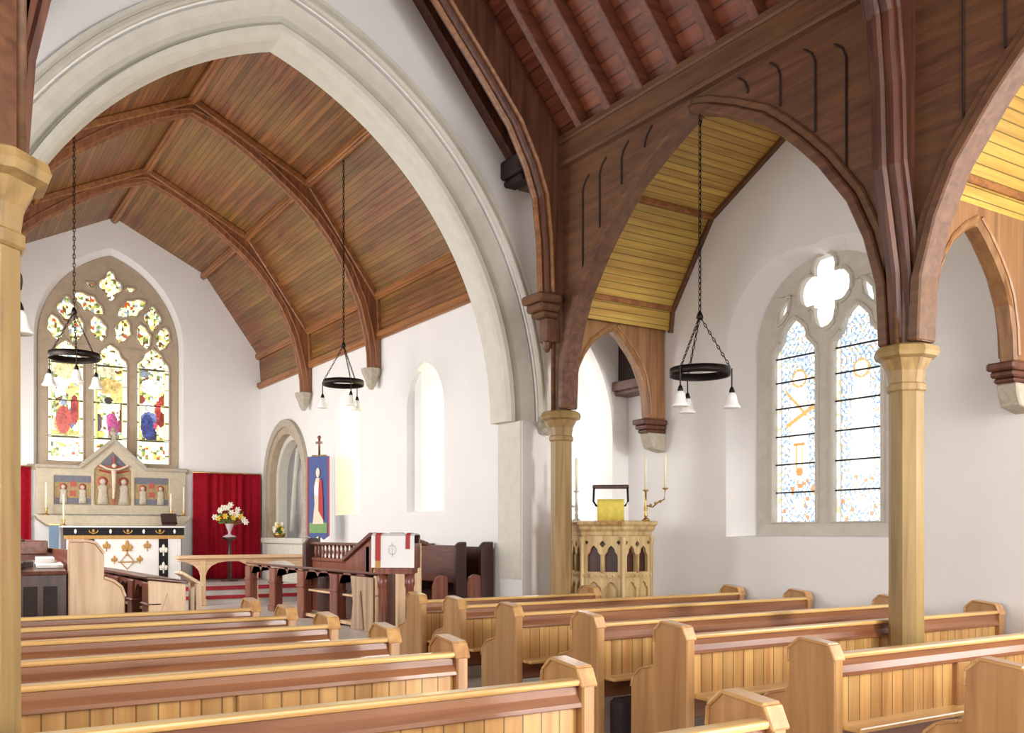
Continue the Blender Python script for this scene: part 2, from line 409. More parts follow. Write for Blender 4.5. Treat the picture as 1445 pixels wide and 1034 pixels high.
def col_east(a, z):
    if z > 4.82:
        c = PAL_E[int(shard(a, z, 0.045) * 9.99)]
        if shard(a, z, 0.06) > 0.93: c = L3((190, 90, 50))
        return c
    k = max(-1, min(1, round((a - EC) / 0.715))); da = a - EC - k * 0.715
    if abs(da) > 0.225:
        return L3((120, 120, 70)) if abs((z % 0.30) - 0.15) < 0.015 else L3((255, 254, 236))
    if abs(da) > 0.205 and 3.1 < z < 4.4: return L3((196, 198, 110))
    if z < 3.1:
        if 2.78 < z < 3.04 and shard(a, z, 0.05) > 0.55: return L3([(150, 160, 60), (210, 200, 80), (186, 80, 50), (90, 110, 60), (230, 224, 160)][int(shard(a + 3, z, 0.05) * 4.99)])
        return L3((252, 252, 226))
    if abs(z - 3.12) < 0.018 or abs(z - 4.40) < 0.018: return L3((110, 104, 70))
    for (fa, fz, w, h, c) in FIG_E[k]:
        d = ((da - fa) / w) ** 2 + ((z - fz) / h) ** 2
        if d < 1:
            s3 = shard(a, z, 0.032)
            s3 = 0.6 * s3 + 0.4 * shard(a + 2, z + 1, 0.07)
            v = 0.4 + 0.8 * s3; g = sum(L3(c)) / 3; return tuple((x * 0.82 + g * 0.18) * v for x in L3(c))
    if z > 4.45: return PAL_E[int(shard(a, z, 0.04) * 9.99)] if shard(a, z, 0.05) > 0.4 else L3((255, 250, 230))
    s = shard(a, z, 0.05)
    return PAL_E[int(s * 9.99)] if s > 0.28 else L3((255, 253, 235))
def in_arch(c, half, zs, rise):
    r = (half * half + rise * rise) / (2 * half)
    def f(a, z):
        d = abs(a - c)
        if z <= zs: return d < half
        return math.hypot(d - (half - r), z - zs) < r
    return f
pane('stained_glass', in_arch(EC, 1.14, 4.75, 1.57), 'xz', YE + 0.20, EC - 1.15, EC + 1.15, 2.62, 6.34, 0.018, col_east, 'glass_e', win)
sb = MB()
for k in (-1, 0, 1):
    for z in (3.12, 3.75, 4.40): sb.box(EC + k * 0.715 - 0.285, EC + k * 0.715 + 0.285, YE + 0.17, YE + 0.185, z - 0.006, z + 0.006)
sb.build('saddle_bars', 'lead', win)
struct(MB().box(EC - 1.32, EC + 1.30, YE - 0.05, YE + 0.2, 2.53, 2.62).build('trim_5', 'tracery', bevel=0.012), 'stone sill below the east window')

# ------------------------------------------------------------------ chancel side walls
def lancet_outer(y0, y1, z0, zs, rise): return [(y1, z0)] + arch_pts((y0 + y1) / 2, (y1 - y0) / 2, zs, rise, 8) + [(y0, z0)]
LAN = [(12.90, 13.85), (10.30, 11.34)]
hol = [lancet_outer(a, b, 1.74, 3.05, 0.62) for a, b in LAN]
sed = lancet_outer(15.12, 17.10, 1.38, 2.35, 0.98)
struct(MB().plate([(YNB, 0), (YE, 0), (YE, 4.7), (YNB, 4.7)], hol + [sed], 'yz', XS, XS + 0.02).build('wall_south', 'plaster'), 'white chancel south wall with lancets and arched recess')
for i, (a, b) in enumerate(LAN):
    inn = lancet_outer(a + 0.30, a + 0.72, 1.86, 3.05, 0.42); out = hol[i]; n = len(inn)
    mb = MB(); mb.add([(XS, y, z) for y, z in out] + [(XS + 0.55, y, z) for y, z in inn], [(j, (j + 1) % n, (j + 1) % n + n, j + n) for j in range(n)])
    struct(mb.build('trim_%d' % (6 + i), 'plaster', recalc=False), 'white splayed reveal of the %s chancel lancet' % ('farther', 'nearer')[i])
    w = thing('window_%d' % (2 + i), (XS + 0.55, a + 0.5, 1.8), ('narrow lancet window behind the banner in the chancel south wall', 'narrow lancet window nearest the chancel arch')[i], 'window'); w['kind'] = 'structure'
    pane('leaded_glass', in_arch(a + 0.51, 0.21, 3.05, 0.42), 'yz', XS + 0.54, a + 0.29, a + 0.73, 1.86, 3.5, 0.03,
         lambda y, z: L3((240, 236, 180)) if shard(y, z, 0.09) > 0.3 else L3((206, 204, 130)), 'glass_l', w)
    fr = MB(); fr.plate(lancet_outer(a + 0.26, a + 0.76, 1.82, 3.05, 0.48), [lancet_outer(a + 0.31, a + 0.71, 1.87, 3.05, 0.40)], 'yz', XS + 0.48, XS + 0.54)
    fr.build('frame', 'stone', w)
# north wall (behind the picture's left edge) with tall openings added to let daylight into the chancel
nh = [lancet_outer(a, a + 1.5, 1.3, 3.2, 0.8) for a in (9.6, 12.2, 14.8)]
struct(MB().plate([(YNB, 0), (YE, 0), (YE, 4.7), (YNB, 4.7)], nh, 'yz', 0.4, 0.1).build('wall_north', 'plaster'), 'white chancel north wall with tall openings added for daylight')

# sedilia recess with carved arch
sd = thing('trim_8', (XS, 16.1, 1.38), 'carved stone arch round the recess right of the red curtain', 'niche'); sd['kind'] = 'structure'
def ring(o_half, i_half, x0, x1, name, mat, bev=0.01):
    z0, zs = 1.38, 2.35
    o = [(16.11 + o_half, z0)] + arch_pts(16.11, o_half, zs, o_half * 1.0, 12) + [(16.11 - o_half, z0)]
    i = [(16.11 + i_half, z0)] + arch_pts(16.11, i_half, zs, i_half * 1.0, 12) + [(16.11 - i_half, z0)]
    mb = MB(); mb.plate(o + list(reversed(i)), [], 'yz', x0, x1); mb.build(name, mat, sd, bevel=bev)
ring(1.12, 0.98, XS - 0.07, XS + 0.04, 'hood_mould', 'carved')
ring(1.02, 0.86, XS - 0.03, XS + 0.14, 'outer_order', 'tracery')
ring(0.90, 0.76, XS + 0.10, XS + 0.28, 'inner_order', 'stone')
mb = MB(); o = [(16.11 + 0.99, 1.38)] + arch_pts(16.11, 0.99, 2.35, 0.98, 12) + [(16.11 - 0.99, 1.38)]; n = len(o)
mb.add([(XS, y, z) for y, z in o] + [(XS + 0.55, y, z) for y, z in o], [(j, (j + 1) % n, (j + 1) % n + n, j + n) for j in range(n)] + [tuple(range(n, 2 * n))])
mb.build('niche_back', 'plaster', sd)
mb = MB()
mb.tube([(XS + 0.36, 16.11 + 0.76 - 0.5 * t, 1.5 + 1.7 * math.sin(t * PI / 2)) for t in [i / 10 for i in range(11)]], 0.04)
mb.tube([(XS + 0.36, 16.3 - 0.42 * t, 3.05 - 1.6 * t * t) for t in [i / 10 for i in range(11)]], 0.035)
mb.build('inner_rib', 'stone', sd)
pl = MB(); pl.plate(lancet_outer(15.32, 15.62, 1.75, 2.35, 0.3), [], 'yz', XS + 0.50, XS + 0.53)
w4 = thing('window_4', (XS + 0.5, 15.4, 1.7), 'small window inside the arched recess', 'window'); w4['kind'] = 'structure'
pane('leaded_glass', in_arch(15.45, 0.16, 2.35, 0.3), 'yz', XS + 0.50, 15.28, 15.62, 1.75, 2.7, 0.03, lambda y, z: L3([(240, 250, 255), (150, 190, 210), (236, 226, 190)][int(shard(y, z, 0.09) * 2.99)]), 'glass_e', w4)
struct(MB().box(XS - 0.12, XS + 0.3, 15.05, 17.2, 1.28, 1.38).box(XS - 0.06, XS + 0.1, 15.1, 17.15, ZS, 1.28).build('trim_9', 'stone', bevel=0.012), 'stone shelf and base of the arched recess')

# ------------------------------------------------------------------ chancel ceiling
CH = [(0, 6.98), (1.55, 6.21), (2.56, 4.80), (2.60, 4.24)]      # half profile: offset from centre, height
def vault(name, prof, c, axis, t0, t1, mat, label, sides=(1, -1), thick=None):
    mb = MB()
    for s in sides:
        v = 0.0
        for (a, za), (b, zb) in zip(prof[:-1], prof[1:]):
            L = math.hypot(b - a, zb - za)
            if axis == 'y': P = [(c + s * a, t0, za), (c + s * a, t1, za), (c + s * b, t1, zb), (c + s * b, t0, zb)]
            else: P = [(t0, c + s * a, za), (t1, c + s * a, za), (t1, c + s * b, zb), (t0, c + s * b, zb)]
            mb.quad_uv(P, [(t0, v), (t1, v), (t1, v + L), (t0, v + L)])
            v += L
    return struct(mb.build(name, mat, recalc=False), label)
vault('ceiling', CH, XC, 'y', YNB, YE, 'chboard', 'boarded brown panelled ceiling of the chancel')
def along(prof, d):   # points pushed inwards (downwards) by d
    return [(max(0, a - d * 0.75), z - d * 0.8) for a, z in prof]
tn = 10
for i, (off, z, w, lab) in enumerate([(0, 6.93, 0.12, 'ridge moulding of the chancel ceiling'), (1.52, 6.17, 0.10, 'upper right purlin moulding of the chancel ceiling'), (-1.52, 6.17, 0.10, 'upper left purlin moulding of the chancel ceiling'),
                                   (2.53, 4.80, 0.09, 'lower right purlin moulding of the chancel ceiling'), (-2.53, 4.80, 0.09, 'lower left purlin moulding of the chancel ceiling'),
                                   (2.57, 4.25, 0.10, 'right eaves cornice of the chancel ceiling'), (-2.57, 4.25, 0.10, 'left eaves cornice of the chancel ceiling')]):
    mb = MB(); c = XC + off
    mb.box(c - w / 2, c + w / 2, YNB, YE, z - 0.035, z + 0.05).box(c - w / 4, c + w / 4, YNB, YE, z - 0.06, z)
    struct(mb.build('trim_%d' % tn, 'rib_l', bevel=0.01), lab); tn += 1

def rib(Y, label):
    t = thing('ceiling_rib', (XC, Y, 3.75), label, 'ceiling rib', 'arched timber ribs of the chancel ceiling')
    outer = [(0, 6.98), (1.55, 6.21), (2.56, 4.80), (2.585, 4.24), (2.585, 3.78)]
    inner = [(0, 6.77), (0.22, 6.69), (0.45, 6.59), (0.75, 6.42), (1.0, 6.25), (1.4, 5.95), (1.65, 5.72), (1.85, 5.48), (2.1, 5.10), (2.29, 4.68), (2.40, 4.25), (2.44, 4.0), (2.45, 3.78)]
    for s in (1, -1):
        poly = [(XC + s * a, z) for a, z in outer] + [(XC + s * a, z) for a, z in reversed(inner)]
        MB().plate(poly, [], 'xz', Y - 0.075, Y + 0.075).build('brace', 'rib_y', t, bevel=0.02)
        m = MB(); m.tube([(XC + s * a, Y, z) for a, z in inner], 0.035, 6); [m.tube([(XC + s * (a + 0.07 * (1 if a > 0 else 0)), Y + q, z + 0.05) for a, z in inner], 0.016, 6) for q in (-0.078, 0.078)]
        m.build('edge_moulding', 'rib_y', t); m = MB()
        for (a, za), (b, zb) in zip(outer[:3], outer[1:4]):
            m.beam((XC + s * a, Y, za - 0.05), (XC + s * b, Y, zb - 0.05), 0.22, 0.09, up=(0, 1, 0) if False else (0, 0, 1))
        m.build('moulding', 'rib_l', t, bevel=0.012)
    for s in (1, -1):
        k = thing('stone_corbel', (XC + s * 2.45, Y, 3.5), 'small carved stone corbel under the %s end of the %s' % ('right' if s > 0 else 'left', label.replace('arched timber ', '')), 'corbel', 'stone corbels of the chancel roof')
        mb = MB(); x = XC + s * 2.6
        mb.lathe((x - s * 0.12, Y, 3.49), [(0.03, 0), (0.07, 0.06), (0.09, 0.14), (0.13, 0.22), (0.14, 0.27), (0.14, 0.29)], 8, PI / 8, False, 1.0, 1.0)
        mb.build('corbel_stone', 'carved', k)
    return t
rib(12.22, 'arched timber roof rib nearest the chancel arch')
rib(14.93, 'arched timber roof rib nearest the east window')

# ------------------------------------------------------------------ nave east wall with the chancel arch
AX = 2.95; CX = 1.82; Z0 = 2.68
def arc(r, s, n=28, y=None):
    th = math.acos((AX - CX) / r)
    return [(AX + s * (CX - AX + r * math.cos(th * i / n)), Z0 + r * math.sin(th * i / n)) for i in range(n + 1)]
R_out = 3.97
right = arc(R_out, 1); left = list(reversed(arc(R_out, -1)))
jx0, jx1 = AX - (5.59 - AX), 5.59
wall_o = [(-0.2, 0), (jx0, 0), (jx0, Z0), (left[-1][0], Z0)] 
outline = [(jx1, 0), (jx1, Z0)] + right + left[1:] + [(jx0, Z0), (jx0, 0), (-3.4, 0), (-3.4, 9.2), (6.06, 9.2), (6.06, 0)]
struct(MB().plate(outline, [], 'xz', YN, YNB).build('wall_nave', 'plaster'), 'white nave east wall pierced by the chancel arch')
prof = [(3.65, YNB), (3.65, 8.70), (3.665, 8.66), (3.70, 8.61), (3.745, 8.60), (3.755, 8.68), (3.768, 8.73), (3.785, 8.73), (3.80, 8.67), (3.83, 8.62), (3.90, 8.56), (3.955, 8.53), (3.962, 8.56), (3.975, 8.56), (3.985, 8.50), (3.995, YNB)]
hood = [(3.985, 8.505), (3.985, 8.46), (4.0, 8.43), (4.03, 8.44), (4.045, 8.47), (4.06, 8.43), (4.095, 8.43), (4.115, 8.505)]
def sweep(profile, s, n=40):
    mb = MB(); k = len(profile); vs = []
    for i in range(n + 1):
        for r, y in profile:
            th = math.acos((AX - CX) / r) * i / n
            vs.append((AX + s * (CX - AX + r * math.cos(th)), y, Z0 + r * math.sin(th)))
    fs = [(i * k + j, i * k + (j + 1) % k, (i + 1) * k + (j + 1) % k, (i + 1) * k + j) for i in range(n) for j in range(k)]
    fs += [tuple(range(k)), tuple(n * k + j for j in reversed(range(k)))]
    return mb.add(vs, fs)
ca = thing('chancel_arch', (AX, YN, Z0), 'great moulded pale stone pointed arch opening into the chancel', 'arch')
for s in (1, -1):
    sweep(prof, s).build('arch_order', 'stone', ca)
    sweep(hood, s).build('hood_mould', 'stone', ca)
    st = MB(); x = AX + s * (CX - AX + 4.05)
    st.ball((x, YN - 0.05, Z0 - 0.02), 0.10, 1, 0.8, 1.15)
    for q in range(9):
        a = q * 2.4; st.ball((x + 0.07 * math.cos(a), YN - 0.07 - 0.02 * (q % 2), Z0 - 0.02 + 0.09 * math.sin(a)), 0.045)
    st.build('label_stop', 'carved', ca)
# jamb lining in stone
for s, xx in ((1, 5.59), (-1, jx0)):
    struct(MB().box(xx - 0.012, xx + 0.012, YN + 0.02, YNB + 0.01, 0.95, Z0).build('trim_%d' % tn, 'stone'), 'pale stone jamb face on the %s of the chancel arch' % ('right' if s > 0 else 'left')); tn += 1

# aisle east wall with its pointed opening, and the white chamber beyond
struct(MB().plate([(6.88, 0), (6.88, 2.6)] + arch_pts(6.48, 0.40, 2.6, 1.08, 12) + [(6.08, 2.6), (6.08, 0), (6.062, 0), (6.062, 5.6), (XW + 0.3, 5.6), (XW + 0.3, 0)], [], 'xz', YN + 0.05, YN + 0.38).build('wall_aisle', 'plaster'), 'white aisle end wall with pointed opening behind the pulpit')
struct(MB().box(5.65, 9.5, 11.0, 11.2, -0.1, 5).build('wall_chamber', 'plaster'), 'white wall of the chamber beyond the pulpit')
struct(MB().box(5.65, 9.5, YN + 0.38, 11.0, -0.1, 0).build('floor', 'floor'), 'floor of the chamber beyond the pulpit')
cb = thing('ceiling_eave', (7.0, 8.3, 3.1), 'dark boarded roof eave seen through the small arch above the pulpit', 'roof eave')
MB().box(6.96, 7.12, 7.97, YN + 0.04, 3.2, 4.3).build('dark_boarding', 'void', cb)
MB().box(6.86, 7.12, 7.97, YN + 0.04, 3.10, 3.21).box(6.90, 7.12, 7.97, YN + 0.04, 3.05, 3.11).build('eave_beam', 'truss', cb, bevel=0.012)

# ------------------------------------------------------------------ south aisle wall and window
SY = 5.88
w_out = [(SY + 1.10, 1.42)] + arch_pts(SY, 1.10, 3.30, 0.86, 14) + [(SY - 1.10, 1.42)]
w_in = [(SY + 0.80, 1.44)] + arch_pts(SY, 0.80, 3.30, 0.78, 14) + [(SY - 0.80, 1.44)]
SY2 = 1.90
w2_out = [(a - SY + SY2, z) for a, z in w_out]; w2_in = [(a - SY + SY2, z) for a, z in w_in]
struct(MB().plate([(-4, 0), (YN + 0.1, 0), (YN + 0.1, 5.6), (-4, 5.6)], [w_out, w2_out], 'yz', XW, XW + 0.02).build('wall_aisle_south', 'plaster'), 'white south aisle wall')
def swindow(cy, wo, wi, idx, label):
    n = len(wo); mb = MB()
    mb.add([(XW, y, z) for y, z in wo] + [(XW + 0.24, y, z) for y, z in wi], [(j, (j + 1) % n, (j + 1) % n + n, j + n) for j in range(n)])
    global tn
    struct(mb.build('trim_%d' % tn, 'plaster', recalc=False), 'white splayed reveal of the ' + label); tn += 1
    w = thing('window_%d' % idx, (XW + 0.24, cy, 1.44), label, 'window'); w['kind'] = 'structure'
    fo = [(cy + 0.84, 1.40)] + arch_pts(cy, 0.84, 3.30, 0.82, 14) + [(cy - 0.84, 1.40)]
    H = [cusped(cy + 0.36, 0.275, 1.56, 3.18, 3.58), cusped(cy - 0.36, 0.275, 1.56, 3.18, 3.58)]
    q = []
    for i in range(48):
        t = 2 * PI * i / 48; r = 0.31 * (0.62 + 0.38 * abs(math.cos(2 * t)) ** 0.7)
        zz = r * math.sin(t) * 1.12
        if zz < 0 and abs(math.cos(t)) < 0.5: zz *= 1.12
        q.append((cy + r * math.cos(t), 3.78 + zz))
    H.append(q)
    for s in (1, -1): H.append(leaf(cy + s * 0.49, 3.66, 0.30, 0.055, PI / 2 + s * 0.5, 0.1))
    MB().plate(fo, H, 'yz', XW + 0.18, XW + 0.30).build('tracery', 'tracery_l', w, bevel=0.02)
    rolls(H, 'yz', XW + 0.175, 0.022, 'tracery_l', w)
    def colour(a, z):
        k = 1 if a > cy else -1; da = a - cy - k * 0.36; s1 = shard(a, z, 0.035)
        W_ = L3((255, 255, 255)); s2 = shard(a + 5, z, 0.022)
        fil = abs(math.sin(a * 61 + 2.1 * math.sin(z * 23)) * math.sin(z * 47 + 1.7 * math.sin(a * 39)))
        if z > 3.50: return W_ if s1 > 0.08 else L3((214, 226, 240))
        if abs(abs(da) - 0.225) < 0.008: return L3((176, 178, 170))
        if abs(da) > 0.225: return L3((226, 208, 170)) if s1 > 0.82 else W_
        d = math.hypot(da, z - 2.98)
        if 0.07 < d < 0.092: return L3((214, 176, 112))
        if d < 0.07: return L3((255, 252, 246))
        if k > 0 and abs(da) < 0.17:
            if abs(z - 2.60 + 0.5 * da) < 0.022 or (abs(z - 2.70 - da) < 0.016 and da > -0.1): return L3((214, 176, 104))
            if abs(da) < 0.075 and abs(z - 2.335) < 0.016: return L3((206, 150, 84))
            if math.hypot(da, z - 2.06) < 0.042: return L3((208, 150, 82))
            if abs(abs(da) - 0.035) < 0.008 and 2.08 < z < 2.34: return L3((220, 190, 130))
        if abs(da) < 0.12 * (1 - 0.25 * (z - 2.0)) and 2.0 < z < 2.92: return W_ if fil > 0.12 else L3((226, 224, 214))
        if math.hypot(da, (z - 1.73) * 0.8) < 0.055: return W_
        if z < 2.05 and s1 > 0.93: return L3((206, 146, 96))
        if fil < 0.17: return L3((132, 162, 194)) if s2 > 0.35 else L3((196, 176, 130))
        if s2 > 0.62: return L3((196, 216, 234))
        return L3((246, 249, 252))
    pane('stained_glass', in_arch(cy, 0.83, 3.30, 0.81), 'yz', XW + 0.25, cy - 0.84, cy + 0.84, 1.5, 4.14, 0.013, colour, 'glass_s' if idx == 5 else 'glass_n', w)
    sbm = MB()
    for s in (1, -1):
        for z in (1.86, 2.14, 2.42, 2.70, 2.96, 3.20): sbm.box(XW + 0.225, XW + 0.24, cy + s * 0.36 - 0.28, cy + s * 0.36 + 0.28, z - 0.007, z + 0.007)
    sbm.build('saddle_bars', 'lead', w)
swindow(SY, w_out, w_in, 5, 'two-light stained glass window in the south aisle between the timber pillars')
swindow(SY2, w2_out, w2_in, 6, 'south aisle window nearest the viewer')

# ------------------------------------------------------------------ aisle cross vaults
AV = [(0, 5.46), (1.30, 4.79), (1.90, 3.93), (1.93, 3.70)]
for cy, lab in ((5.87, 'yellowish boarded cross vault over the aisle bay with the window'), (1.89, 'yellowish boarded cross vault over the nearest aisle bay')):
    vault('ceiling', AV, cy, 'x', XA - 0.02, XW, 'asboard', lab)
    for s in (1, -1):
        for off, z in ((1.29, 4.77), (1.895, 3.92)):
            struct(MB().box(XA + 0.05, XW, cy + s * off - 0.022, cy + s * off + 0.022, z - 0.015, z + 0.04).build('trim_%d' % tn, 'rib_l', bevel=0.008), 'moulding along the boarded vault, ' + ('east' if s > 0 else 'west') + (' upper' if z > 4.3 else ' lower') + ' side of the ' + ('window' if cy > 4 else 'nearest') + ' bay'); tn += 1
    m = MB()
    for s in (1, -1):
        for (a, za), (b, zb) in zip(AV[:-1], AV[1:]): m.beam((XW - 0.025, cy + s * a, za - 0.02), (XW - 0.025, cy + s * b, zb - 0.02), 0.05, 0.045)
    struct(m.build('trim_%d' % tn, 'arcade'), 'timber edging where the vault meets the wall of the ' + ('window' if cy > 4 else 'nearest') + ' bay'); tn += 1

# ------------------------------------------------------------------ arcade pillars
def octo(c, prof, rot=PI / 8): return MB().lathe((c[0], c[1], 0), prof, 8, rot, False)
def pillar(x, y, label):
    t = thing('arcade_pillar', (x, y, 0), label, 'pillar', 'octagonal timber arcade pillars')
    octo((x, y), [(0.115, 0.28), (0.112, 2.42), (0.112, 2.46)]).build('shaft', 'arcade_z', t)
    octo((x, y), [(0.17, 0), (0.17, 0.16), (0.15, 0.20), (0.15, 0.24), (0.118, 0.29)]).build('base', 'arcade_z', t)
    octo((x, y), [(0.118, 2.40), (0.128, 2.41), (0.128, 2.45), (0.114, 2.46), (0.125, 2.54), (0.165, 2.62)]).build('necking', 'arcade_z', t)
    octo((x, y), [(0.165, 2.615), (0.20, 2.63), (0.212, 2.66), (0.20, 2.695), (0.165, 2.71)]).build('capital', 'arcade_z', t)
    octo((x, y), [(0.10, 2.70), (0.10, ZP - 0.2)]).build('upper_post', 'arcade', t)
    for s in (1, -1):
        MB().lathe((x + s * 0.105, y, 0), [(0.022, 2.71), (0.022, ZP - 0.3)], 8, 0, True).build('attached_shaft', 'arcade', t)
    return t
pillar(XA, YP[0], 'timber pillar beside the chancel arch, left of the pulpit')
pillar(XA, YP[1], 'timber pillar standing among the right-hand pews before the south window')
pillar(0.207, 3.585, 'timber pillar at the left edge of the picture')

# arcade arches: spandrel plates with arch opening
HALF = [(1.84, 2.72), (1.82, 3.15), (1.72, 3.5), (1.58, 3.8), (1.33, 4.13), (1.15, 4.32), (0.97, 4.49), (0.77, 4.66), (0.46, 4.83), (0.16, 4.97), (0, 5.03)]
def arcade(x, cy, label):
    t = thing('arcade_arch', (x, cy, 2.72), label, 'arcade arch', 'timber arcade arches')
    h = 1.90
    poly = [(cy + a, z) for a, z in HALF] + [(cy - a, z) for a, z in reversed(HALF[:-1])]
    poly += [(cy - h, 2.72), (cy - h, ZP - 0.28), (cy + h, ZP - 0.28), (cy + h, 2.72)]
    MB().plate(poly, [], 'yz', x - 0.05, x + 0.05).build('spandrel', 'arcade', t)
    def band(d0, d1, x0, x1, nm):
        def off(d):
            out = []
            for i, (a, z) in enumerate(HALF):
                a0, z0 = HALF[max(0, i - 1)]; a1, z1 = HALF[min(len(HALF) - 1, i + 1)]
                dx, dz = a1 - a0, z1 - z0; L = math.hypot(dx, dz)
                nx, nz = dz / L, -dx / L
                out.append((max(0.0, a + nx * d), z + nz * d))
            out[-1] = (0.0, out[-1][1]); return out
        for s in (1, -1):
            i_, o_ = off(d0), off(d1)
            MB().plate([(cy + s * a, z) for a, z in i_] + [(cy + s * a, z) for a, z in reversed(o_)], [], 'yz', x0, x1).build(nm, 'arcade', t, bevel=0.012)
    band(-0.005, 0.07, x - 0.10, x + 0.10, 'arch_rib')
    band(0.07, 0.135, x - 0.075, x + 0.075, 'outer_moulding')
    for s in (1, -1):
        for a, z0, z1 in ((0.62, 4.95, 5.14), (0.95, 4.72, 5.12), (1.28, 4.40, 5.08), (1.55, 4.05, 5.0)):
            y = cy + s * a
            for xs in (-0.056 if x > 3 else 0.056,):
                MB().tube([(x + xs, y, z0), (x + xs, y, z1 - 0.16), (x + xs, y - s * 0.03, z1 - 0.09), (x + xs, y - s * 0.10, z1 - 0.03)], 0.009, 6).build('tracery_bar', 'void', t)
    return t
arcade(XA, 5.87, 'carved timber arcade arch framing the south window')
arcade(XA, 1.89, 'carved timber arcade arch at the right edge of the picture')
arcade(XN, 5.87, 'carved timber arch at the left edge behind the near pillar')
for x, lab in ((XA, 'right-hand'), (XN, 'left-hand')):
    struct(MB().box(x - 0.11, x + 0.11, -3, YN, ZP - 0.28, ZP).box(x - 0.14, x + 0.14, -3, YN, ZP - 0.06, ZP + 0.02).box(x - 0.13, x + 0.13, -3, YN, ZP - 0.29, ZP - 0.24).build('trim_%d' % tn, 'arcade', bevel=0.015), lab + ' timber wall plate above the arcade'); tn += 1

# transverse braces across the aisle, to corbels on the south wall
def transverse(y, label, clabel):
    t = thing('transverse_brace', (6.4, y, 2.7), label, 'brace', 'arched timber braces across the aisle')
    o = [(5.70, 2.72), (5.83, 2.74), (5.86, 2.9), (5.92, 3.18), (6.0, 3.34), (6.10, 3.47), (6.25, 3.58), (6.39, 3.65), (6.5, 3.56), (6.64, 3.41), (6.74, 3.28), (6.81, 3.14), (6.86, 2.92), (6.875, 2.72),
         (XW, 2.72), (XW, 4.1), (5.70, 4.1)]
    MB().plate(o, [], 'xz', y - 0.07, y + 0.07).build('spandrel', 'brace', t, bevel=0.02)
    m = MB()
    for s in (1, -1):
        m.tube([(a - 0.02, y + s * 0.07, z + 0.05) for a, z in o[1:8]], 0.016, 6); m.tube([(a + 0.03, y + s * 0.07, z + 0.05) for a, z in o[7:14]], 0.016, 6)
    m.build('edge_moulding', 'brace', t)
    c = thing('wall_corbel', (7.0, y, 2.4), clabel, 'corbel', 'moulded corbels on the south wall')
    MB().box(6.77, XW, y - 0.11, y + 0.11, 2.66, 2.72).box(6.80, XW, y - 0.095, y + 0.095, 2.61, 2.66).box(6.83, XW, y - 0.085, y + 0.085, 2.57, 2.61).build('cap', 'truss', c, bevel=0.015)
    mb = MB(); mb.plate([(6.86, 2.57), (XW, 2.57), (XW, 2.36), (6.92, 2.40), (6.88, 2.48)], [], 'xz', y - 0.08, y + 0.08); mb.build('stone_block', 'carved', c, bevel=0.012)
transverse(7.97, 'pointed timber brace across the aisle above the pulpit', 'moulded wooden corbel on stone block right of the pulpit arch')
transverse(YP[1], 'pointed timber brace across the aisle at the right edge', 'moulded wooden corbel at the right edge of the picture')

# ------------------------------------------------------------------ nave roof
SL = 1.22
ridge = ZP + SL * (XA - XM)
mb = MB()
for s in (1, -1):
    e = XM + s * (XA - XM + 0.12); z0 = ZP - 0.1
    L = math.hypot(XA - XM + 0.12, ridge + 0.05 - z0)
    mb.quad_uv([(e, -3, z0), (e, YN, z0), (XM, YN, ridge + 0.05), (XM, -3, ridge + 0.05)], [(-3, 0), (YN, 0), (YN, L), (-3, L)])
struct(mb.build('ceiling', 'nvboard', recalc=False), 'red-brown boarded nave roof')
ry = [YN - 0.21 - 0.455 * k for k in range(24)]
for k, y in enumerate(ry):
    for s in (1, -1):
        a = (XM + s * (XA - XM - 0.02), y, ZP - 0.04); b = (XM + s * 0.07, y, ridge - 0.07 - 0.07 * SL)
        o = MB().beam(a, b, 0.09, 0.14).build('rafter', 'rafter', bevel=0.008)
        o['group'] = 'nave roof rafters'; o['category'] = 'rafter'
        o['label'] = 'plain brown rafter on the %s slope of the nave roof' % ('right' if s > 0 else 'left')
def truss(y, label):
    t = thing('roof_truss', (XM, y, 3.6), label, 'roof truss', 'arched nave roof trusses')
    hw = XA - XM
    inner = [(hw - 0.24, 3.87), (hw - 0.26, 4.40), (hw - 0.31, 4.85), (hw - 0.42, 5.15), (hw - 0.62, 5.52), (hw - 0.95, 5.92), (hw - 1.35, 6.38), (0.7, 7.15), (0, 7.6)]
    outer = [(hw - 0.02, 3.87), (hw - 0.02, ZP), (0, ridge - 0.1)]
    if y < 5: inner = [(hw - 0.07, 2.76), (hw - 0.10, 3.2)] + inner; outer = [(hw - 0.02, 2.76)] + outer[1:]
    for s in (1, -1):
        MB().plate([(XM + s * a, z) for a, z in inner] + [(XM + s * a, z) for a, z in reversed(outer)], [], 'xz', y - 0.10, y + 0.10).build('arch_brace', 'truss', t, bevel=0.02)
        m = MB()
        for q in (-0.11, 0.11): m.tube([(XM + s * (a + 0.06), y + q, z + 0.02) for a, z in inner], 0.022, 6)
        m.tube([(XM + s * (a - 0.015), y, z) for a, z in inner], 0.03, 6)
        m.build('edge_moulding', 'rib_l' if y > 5 else 'truss', t)
        if y < 5: continue
        x = XM + s * (hw - 0.20)
        c = MB(); c.box(x - 0.19, x + 0.1, y - 0.17, y + 0.17, 3.78, 3.87).box(x - 0.15, x + 0.1, y - 0.14, y + 0.14, 3.70, 3.78).box(x - 0.11, x + 0.1, y - 0.11, y + 0.11, 3.64, 3.70)
        c.build('post_capital', 'arcade' if y > 5 else 'truss', t, bevel=0.02)
        c = MB(); c.box(x - 0.03, x + 0.2, y - 0.07, y + 0.07, 3.40, 3.64); c.lathe((x + 0.02, y, 3.30), [(0.02, 0), (0.045, 0.05), (0.05, 0.10), (0.06, 0.12)], 8)
        c.build('pendant', 'arcade' if y > 5 else 'truss', t, bevel=0.012)
    return t
truss(YP[0], 'arched nave roof truss against the chancel arch wall')
truss(YP[1], 'arched nave roof truss above the pillar among the pews')
